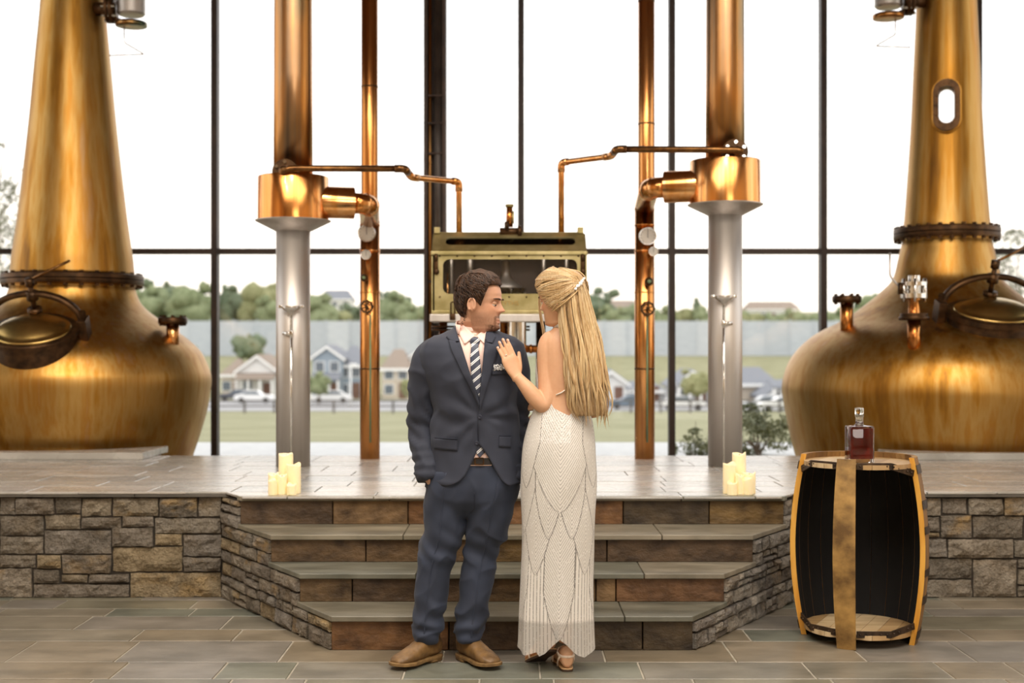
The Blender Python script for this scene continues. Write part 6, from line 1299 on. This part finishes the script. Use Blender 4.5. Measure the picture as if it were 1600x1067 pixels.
def place_tree(i, px, d, topy, zb=None):
    zb = gz(d)-.5 if zb is None else zb; x = (px-800)*d/F; Ht = 1.425+(HOR-topy)*d/F-zb; kind, m_, H0 = spec_t[i]
    if i not in PT: PT[i] = tree_proto(40+i*7, kind, (x, d, zb), lab if kind == 'leaf' else 'taller pointed conifer in the line above the grey barrier wall', G, M[m_], H0); o = PT[i]
    else: o = copy_thing(PT[i], (x, d, zb), rotz=rg.uniform(0, 6))
    k = Ht/H0; w = rg.uniform(.85, 1.05); o.scale = (k*w, k*w, k); return o
PT = {}
LINE = [(228, 255, 440, 0), (262, 262, 432, 1), (300, 250, 440, 0), (325, 268, 455, 2), (352, 255, 436, 3), (372, 262, 445, 1), (402, 270, 438, 3), (414, 255, 432, 2), (430, 250, 462, 0), (487, 255, 452, 0), (505, 248, 478, 4), (530, 250, 480, 2), (548, 262, 470, 1), (606, 258, 455, 0), (622, 262, 452, 1), (645, 250, 470, 0), (668, 256, 475, 2), (720, 255, 472, 1), (760, 260, 468, 0), (925, 255, 448, 1), (945, 262, 470, 2), (962, 250, 476, 0), (985, 256, 472, 4), (1030, 250, 478, 0), (1060, 254, 476, 2), (1088, 262, 458, 3), (1110, 250, 478, 0), (1150, 254, 480, 4), (1175, 250, 484, 2), (1205, 250, 486, 4), (1235, 254, 482, 0), (1262, 252, 484, 4), (1300, 252, 480, 0), (1330, 256, 476, 2), (1352, 262, 462, 1), (1376, 258, 452, 0), (1395, 255, 462, 2)]
MARKS = [(0, 'golden still'), (337, 'window post beside the golden still'), (458, 'condenser column on the groom side'), (578, 'gauge pipe on the groom side'), (697, 'steel column'), (920, 'bride hair'), (1007, 'gauge pipe on the bride side'), (1050, 'window post on the bride side'), (1133, 'condenser column on the bride side'), (1285, 'window post beside the wide still')]
ORD = ['first', 'second', 'third', 'fourth', 'fifth', 'sixth']; cnt = {}
for (px, d, ty, i) in LINE:
    mk = [m_ for m_ in MARKS if m_[0] <= px][-1]; n_ = cnt.get(mk[1], 0); cnt[mk[1]] = n_+1; o = place_tree(i, px, d, ty)
    o['label'] = ORD[n_]+(' tree' if spec_t[i][0] == 'leaf' else ' tree, a conifer,')+' past the '+mk[1]+' above the barrier wall'
t0 = tree_proto(91, 'leaf', ((388-800)*196/F, 196, gz(196)), 'round green tree standing before the barrier wall above the white house', None, M['leaf2'], 7.2); t0.scale = (.95, .95, 1.0)
t1 = tree_proto(93, 'leaf', ((298-800)*200/F, 200, gz(200)), 'small bushy tree before the barrier wall beside the golden still', None, M['leaf1'], 4.5)
t2 = tree_proto(95, 'leaf', ((1088-800)*128/F, 128, gz(128)), 'young street tree in front of the gabled house on the bride side', None, M['leaf3'], 4.4)
t3 = tree_proto(96, 'leaf', ((642-800)*140/F, 140, gz(140)), 'low bright bush at the street beyond the groom shoulder', None, M['leaf3'], 3.2)
t4 = tree_proto(97, 'leaf', ((498-800)*146/F, 146, gz(146)), 'slim bush beside the blue-grey house', None, M['leaf1'], 3.8)
# houses
M['hwhite'] = mat('white_siding', 'dcdcda', 'e6e6e4', .8); M['hblue'] = mat('blue_grey_siding', '8a98a4', '96a4b0', .8); M['htan'] = mat('tan_siding', 'c0b4a4', 'ccc0b0', .8); M['hgrey'] = mat('grey_siding', 'a8aaac', 'b4b6b8', .8); M['roof'] = mat('grey_shingle_roof', '787c84', '868a92', .9); M['roof2'] = mat('brown_shingle_roof', '8a7c70', '988a7e', .9); M['hpane'] = mat('house_window', '5c6670', '6c7680', .2); M['trimw'] = mat('white_trim', 'eeeeec', 'f4f4f2', .7); M['hdoor'] = mat('house_door', '6a4c40', '7a5a4c', .6)
def house(px0, px1, d, py_ridge, py_base, wall, roof, label, gable=True, floors=2, depth=9.0, wing=None):
    x0, x1 = (px0-800)*d/F, (px1-800)*d/F; zb = min(1.425-(py_base-HOR)*d/F, gz(d)) if d < 230 else 1.425-(py_base-HOR)*d/F; zr = 1.425+(HOR-py_ridge)*d/F; w = x1-x0; xm = (x0+x1)/2; Ht = zr-zb
    t = thing('house', (xm, d, zb), label, 'house', 'houses across the street' if d < 230 else 'houses on the hill')
    ze = zr-(w*.36 if gable else min(2.6, Ht*.42)); y1 = d+depth
    if gable:
        mo('wall', prism([(x0, zb), (x1, zb), (x1, ze), (xm, zr-.15), (x0, ze)], depth, (0, d, 0), X_, Z_, Y_), M[wall], t, smooth=False)
        for sg in (-1, 1):
            xe = xm+sg*(w/2+.5); zee = ze-.5*(zr-ze)/(w/2)
            mo('roof', prism([(xm, zr), (xe, zee), (xe, zee+.22), (xm, zr+.22)], depth+.8, (0, d-.4, 0), X_, Z_, Y_), M[roof], t, smooth=False)
            mo('fascia', prism([(xm, zr-.25), (xe, zee-.25), (xe, zee+.1), (xm, zr+.1)], .08, (0, d-.5, 0), X_, Z_, Y_), M['trimw'], t, smooth=False)
    else:
        mo('wall', box(x0, x1, d, y1, zb, ze), M[wall], t, smooth=False)
        mo('roof', (np.array([(x0-.4, d-.5, ze-.1), (x1+.4, d-.5, ze-.1), (x1+.4, y1+.5, ze-.1), (x0-.4, y1+.5, ze-.1), (x0+1.2, d+depth/2, zr), (x1-1.2, d+depth/2, zr)]), [(0, 1, 5, 4), (1, 2, 5), (2, 3, 4, 5), (3, 0, 4), (0, 3, 2, 1)]), M[roof], t, smooth=False)
        mo('fascia', box(x0-.4, x1+.4, d-.58, d-.5, ze-.3, ze+.05), M['trimw'], t, smooth=False)
    fh = (ze-zb)/floors; n = max(2, int(w/2.6))
    for fl in range(floors):
        for k in range(n):
            cx = x0+w*(k+.5)/n; z0 = zb+fl*fh+fh*.32; ww = .55
            if fl == 0 and k == n//2:
                dr = mo('door', box(cx-.5, cx+.5, d-.08, d+.02, zb, zb+2.1), M['hdoor'], t, smooth=False); continue
            wf = mo('window', box(cx-ww-.12, cx+ww+.12, d-.06, d+.01, z0-.1, z0+1.3), M['trimw'], t, smooth=False); mo('pane', box(cx-ww, cx+ww, d-.09, d-.05, z0, z0+1.2), M['hpane'], wf, smooth=False)
    if wing:
        px = mo('porch_roof', (np.array([(x0, d-2.4, zb+2.5), (x1, d-2.4, zb+2.5), (x1, d, zb+3.2), (x0, d, zb+3.2), (x0, d-2.4, zb+2.7), (x1, d-2.4, zb+2.7), (x1, d, zb+3.4), (x0, d, zb+3.4)]), list(BOXF)), M[roof], t, smooth=False)
        for k in range(4): xx = x0+.2+(w-.4)*k/3; mo('porch_post', box(xx-.12, xx+.12, d-2.3, d-2.06, zb, zb+2.55), M['trimw'], t, smooth=False)
    return t
house(488, 534, 166, 541, 621, 'hblue', 'roof', 'blue-grey house gable beside the left condenser column', True, 2, wing=True)
house(528, 566, 168, 540, 621, 'hblue', 'roof', 'grey roofed house wing between condenser column and gauge pipe', False, 2)
house(372, 432, 168, 556, 621, 'hwhite', 'roof2', 'white gabled house behind the window post next to the golden still', True, 1, wing=True)
house(346, 378, 172, 560, 620, 'htan', 'roof2', 'tan house wing next to the dark window post', False, 1)
house(597, 640, 168, 545, 622, 'htan', 'roof2', 'tan house close to the groom shoulder', False, 2)
house(630, 672, 172, 548, 620, 'hwhite', 'roof', 'white gabled house half hidden by the groom', True, 2)
house(932, 978, 150, 580, 632, 'hwhite', 'roof', 'white gabled house beside the bride hair', True, 1)
house(974, 1040, 156, 596, 630, 'hgrey', 'roof', 'low grey house behind the right gauge pipe', False, 1)
house(1054, 1110, 140, 580, 638, 'hgrey', 'roof', 'grey gabled house between window post and right condenser column', True, 1, wing=True)
house(1112, 1215, 146, 574, 636, 'htan', 'roof', 'wide house with large grey roof beside the wide still', False, 1)
house(1200, 1248, 138, 600, 642, 'hwhite', 'roof', 'small white gable by the flank of the wide still', True, 1, wing=True)
house(376, 432, 330, 452, 500, 'hgrey', 'roof', 'pale house on the hill above the white house', False, 2)
house(498, 548, 330, 452, 500, 'hwhite', 'roof', 'pale house on the hill above the blue-grey house', False, 2)
house(1168, 1250, 330, 470, 502, 'hwhite', 'roof2', 'pale house on the hill between column and wide still', False, 1)
house(950, 1000, 340, 468, 502, 'htan', 'roof2', 'tan house on the hill beside the bride hair', False, 1)
# cars
def car(px, d, label, paint, L=4.6, flip=1):
    x = (px-800)*d/F; zb = gz(d)+.06; t = thing('car', (x, d, zb), label, 'car', 'cars parked along the street')
    body = [(-2.3, .35), (-2.28, .75), (-1.9, .92), (-1.0, .98), (-.4, 1.42), (.9, 1.45), (1.55, 1.02), (2.15, .92), (2.3, .7), (2.3, .35)]
    b = np.array(body)*np.array((flip, 1)); b = b if flip > 0 else b[::-1]
    mo('body', bevel(prism(b[::-1] if False else b, 1.75, (x, d-.87, zb), X_, Z_, Y_), .08, 2), M[paint], t, smooth=False)
    gl = np.array([(-.9, 1.0), (-.38, 1.36), (.85, 1.38), (1.4, 1.03)])*np.array((flip, 1)); gl = gl if flip > 0 else gl[::-1]
    mo('side_window', prism(gl, .02, (x, d-.89, zb), X_, Z_, Y_), M['hpane'], t, smooth=False)
    for sx0 in (-1.45, 1.4): mo('wheel', cyl((x+flip*sx0, d-.9, zb+.33), (x+flip*sx0, d-.68, zb+.33), .33, 18), M['tyre'], t)
    return t
M['tyre'] = mat('tyre', '2c2c2e', '363638', .8); M['pw'] = mat('white_paint', 'e8e8e8', 'f0f0f0', .25, 0, coat=.5); M['pg'] = mat('silver_paint', 'b4b8bc', 'c0c4c8', .3, .4, coat=.5); M['pd'] = mat('dark_paint', '4a4c54', '585a62', .3, .2, coat=.5); M['pb'] = mat('blue_paint', '66788c', '748699', .3, .2, coat=.5)
car(519, 150, 'white car parked before the blue-grey house', 'pw'); car(398, 150, 'white car parked in front of the white gabled house', 'pw', flip=-1); car(372, 156, 'dark car parked beside the window post', 'pd')
car(1066, 128, 'white car parked behind the window post on the bride side', 'pw', flip=-1); car(985, 131, 'blue car parked behind the right gauge pipe', 'pb'); car(1196, 128, 'silver car parked above the shrub beside the wide still', 'pg'); car(1222, 120, 'white car nearest to the wide still', 'pw')
lp = thing('street_lamp', ((548-800)*143/F, 143, gz(143)), 'pale street lamp post in front of the blue-grey house', 'street lamp'); xx = (548-800)*143/F
mo('pole', cyl((xx, 143, gz(143)), (xx, 143, gz(143)+4.6), .1, 10, .07), M['trimw'], lp); mo('lamp_head', bbox(xx-.1, xx+.7, 142.85, 143.15, gz(143)+4.5, gz(143)+4.68, .05), M['trimw'], lp, smooth=False)
# leafy shrub by the glass and the tree at the edge of the view
def leaves(pts, size, rg_):
    V = []; Fc = []
    for p in pts:
        n = Vector((rg_.gauss(0, 1), rg_.gauss(0, 1), rg_.gauss(0, 1)+.6)).normalized(); u = n.orthogonal().normalized(); u.rotate(Matrix.Rotation(rg_.uniform(0, 6.3), 3, n)); w = n.cross(u); s_ = size*rg_.uniform(.6, 1.3); p = Vector(p); k = len(V)
        V += [p-u*s_*.5, p+w*s_*.24+n*s_*.05, p+u*s_*.5, p-w*s_*.24+n*s_*.05]; Fc += [(k, k+1, k+2, k+3)]
    return np.array([v[:] for v in V]), Fc
def shrub(name, c, rx, ry, rz, n, size, label, m_, seed, trunk=None, cat='shrub'):
    r = random.Random(seed); t = thing(name, (c[0], c[1], trunk if trunk is not None else c[2]-rz), label, cat); pts = []
    lumps = [(r.gauss(0, .5), r.gauss(0, .5), r.gauss(0, .5), r.uniform(.25, .5)) for _ in range(16)]
    for k in range(n): l = lumps[k % 16]; v = np.array([r.gauss(0, 1) for _ in range(3)]); v /= np.linalg.norm(v); v = np.array(l[:3])+v*l[3]*r.uniform(.5, 1); v /= max(1, np.linalg.norm(v)); pts.append((c[0]+v[0]*rx, c[1]+v[1]*ry, c[2]+v[2]*rz))
    o = mo('foliage', leaves(pts, size, r), m_, t, smooth=False); o['kind'] = 'stuff'; z0 = trunk if trunk is not None else c[2]-rz
    for k in range(9):
        l = lumps[k]; mo('branch', limb([(c[0]+r.uniform(-.03, .03), c[1], z0, .022*rx), (c[0]+l[0]*rx*.4, c[1]+l[1]*ry*.4, c[2]-rz*.3, .018*rx), (c[0]+l[0]*rx, c[1]+l[1]*ry, c[2]+l[2]*rz, .005*rx)], 8, 6), M['bark'], t)
    return t
M['leafA'] = mat('shrub_leaves', '5e6648', '8a8e6c', .5, 0, (3, 3, 3), 3, lo=.4, hi=.6); M['leafB'] = mat('tree_leaves', '7a7c66', '9a9a84', .6, 0, (2, 2, 2))
shrub('garden_shrub', P(1186, 676, 14.9), .46, .4, .34, 2600, .055, 'dense leafy garden shrub outside the glass beside the wide still', M['leafA'], 3, .15)
shrub('garden_shrub', P(1088, 700, 14.7), .24, .25, .22, 900, .05, 'smaller leafy garden shrub outside the glass behind the window post', M['leafA'], 5, .15)
shrub('edge_tree', P(-28, 330, 36), 1.5, 1.5, 2.0, 3400, .11, 'leafy tree outside at the picture edge behind the golden still', M['leafB'], 8, gz(36), 'tree')
shrub('lawn_tree', P(1590, 430, 60), 2.0, 2.0, 2.2, 2400, .2, 'leafy tree outside past the shoulder of the wide still', M['leafB'], 11, gz(60), 'tree')
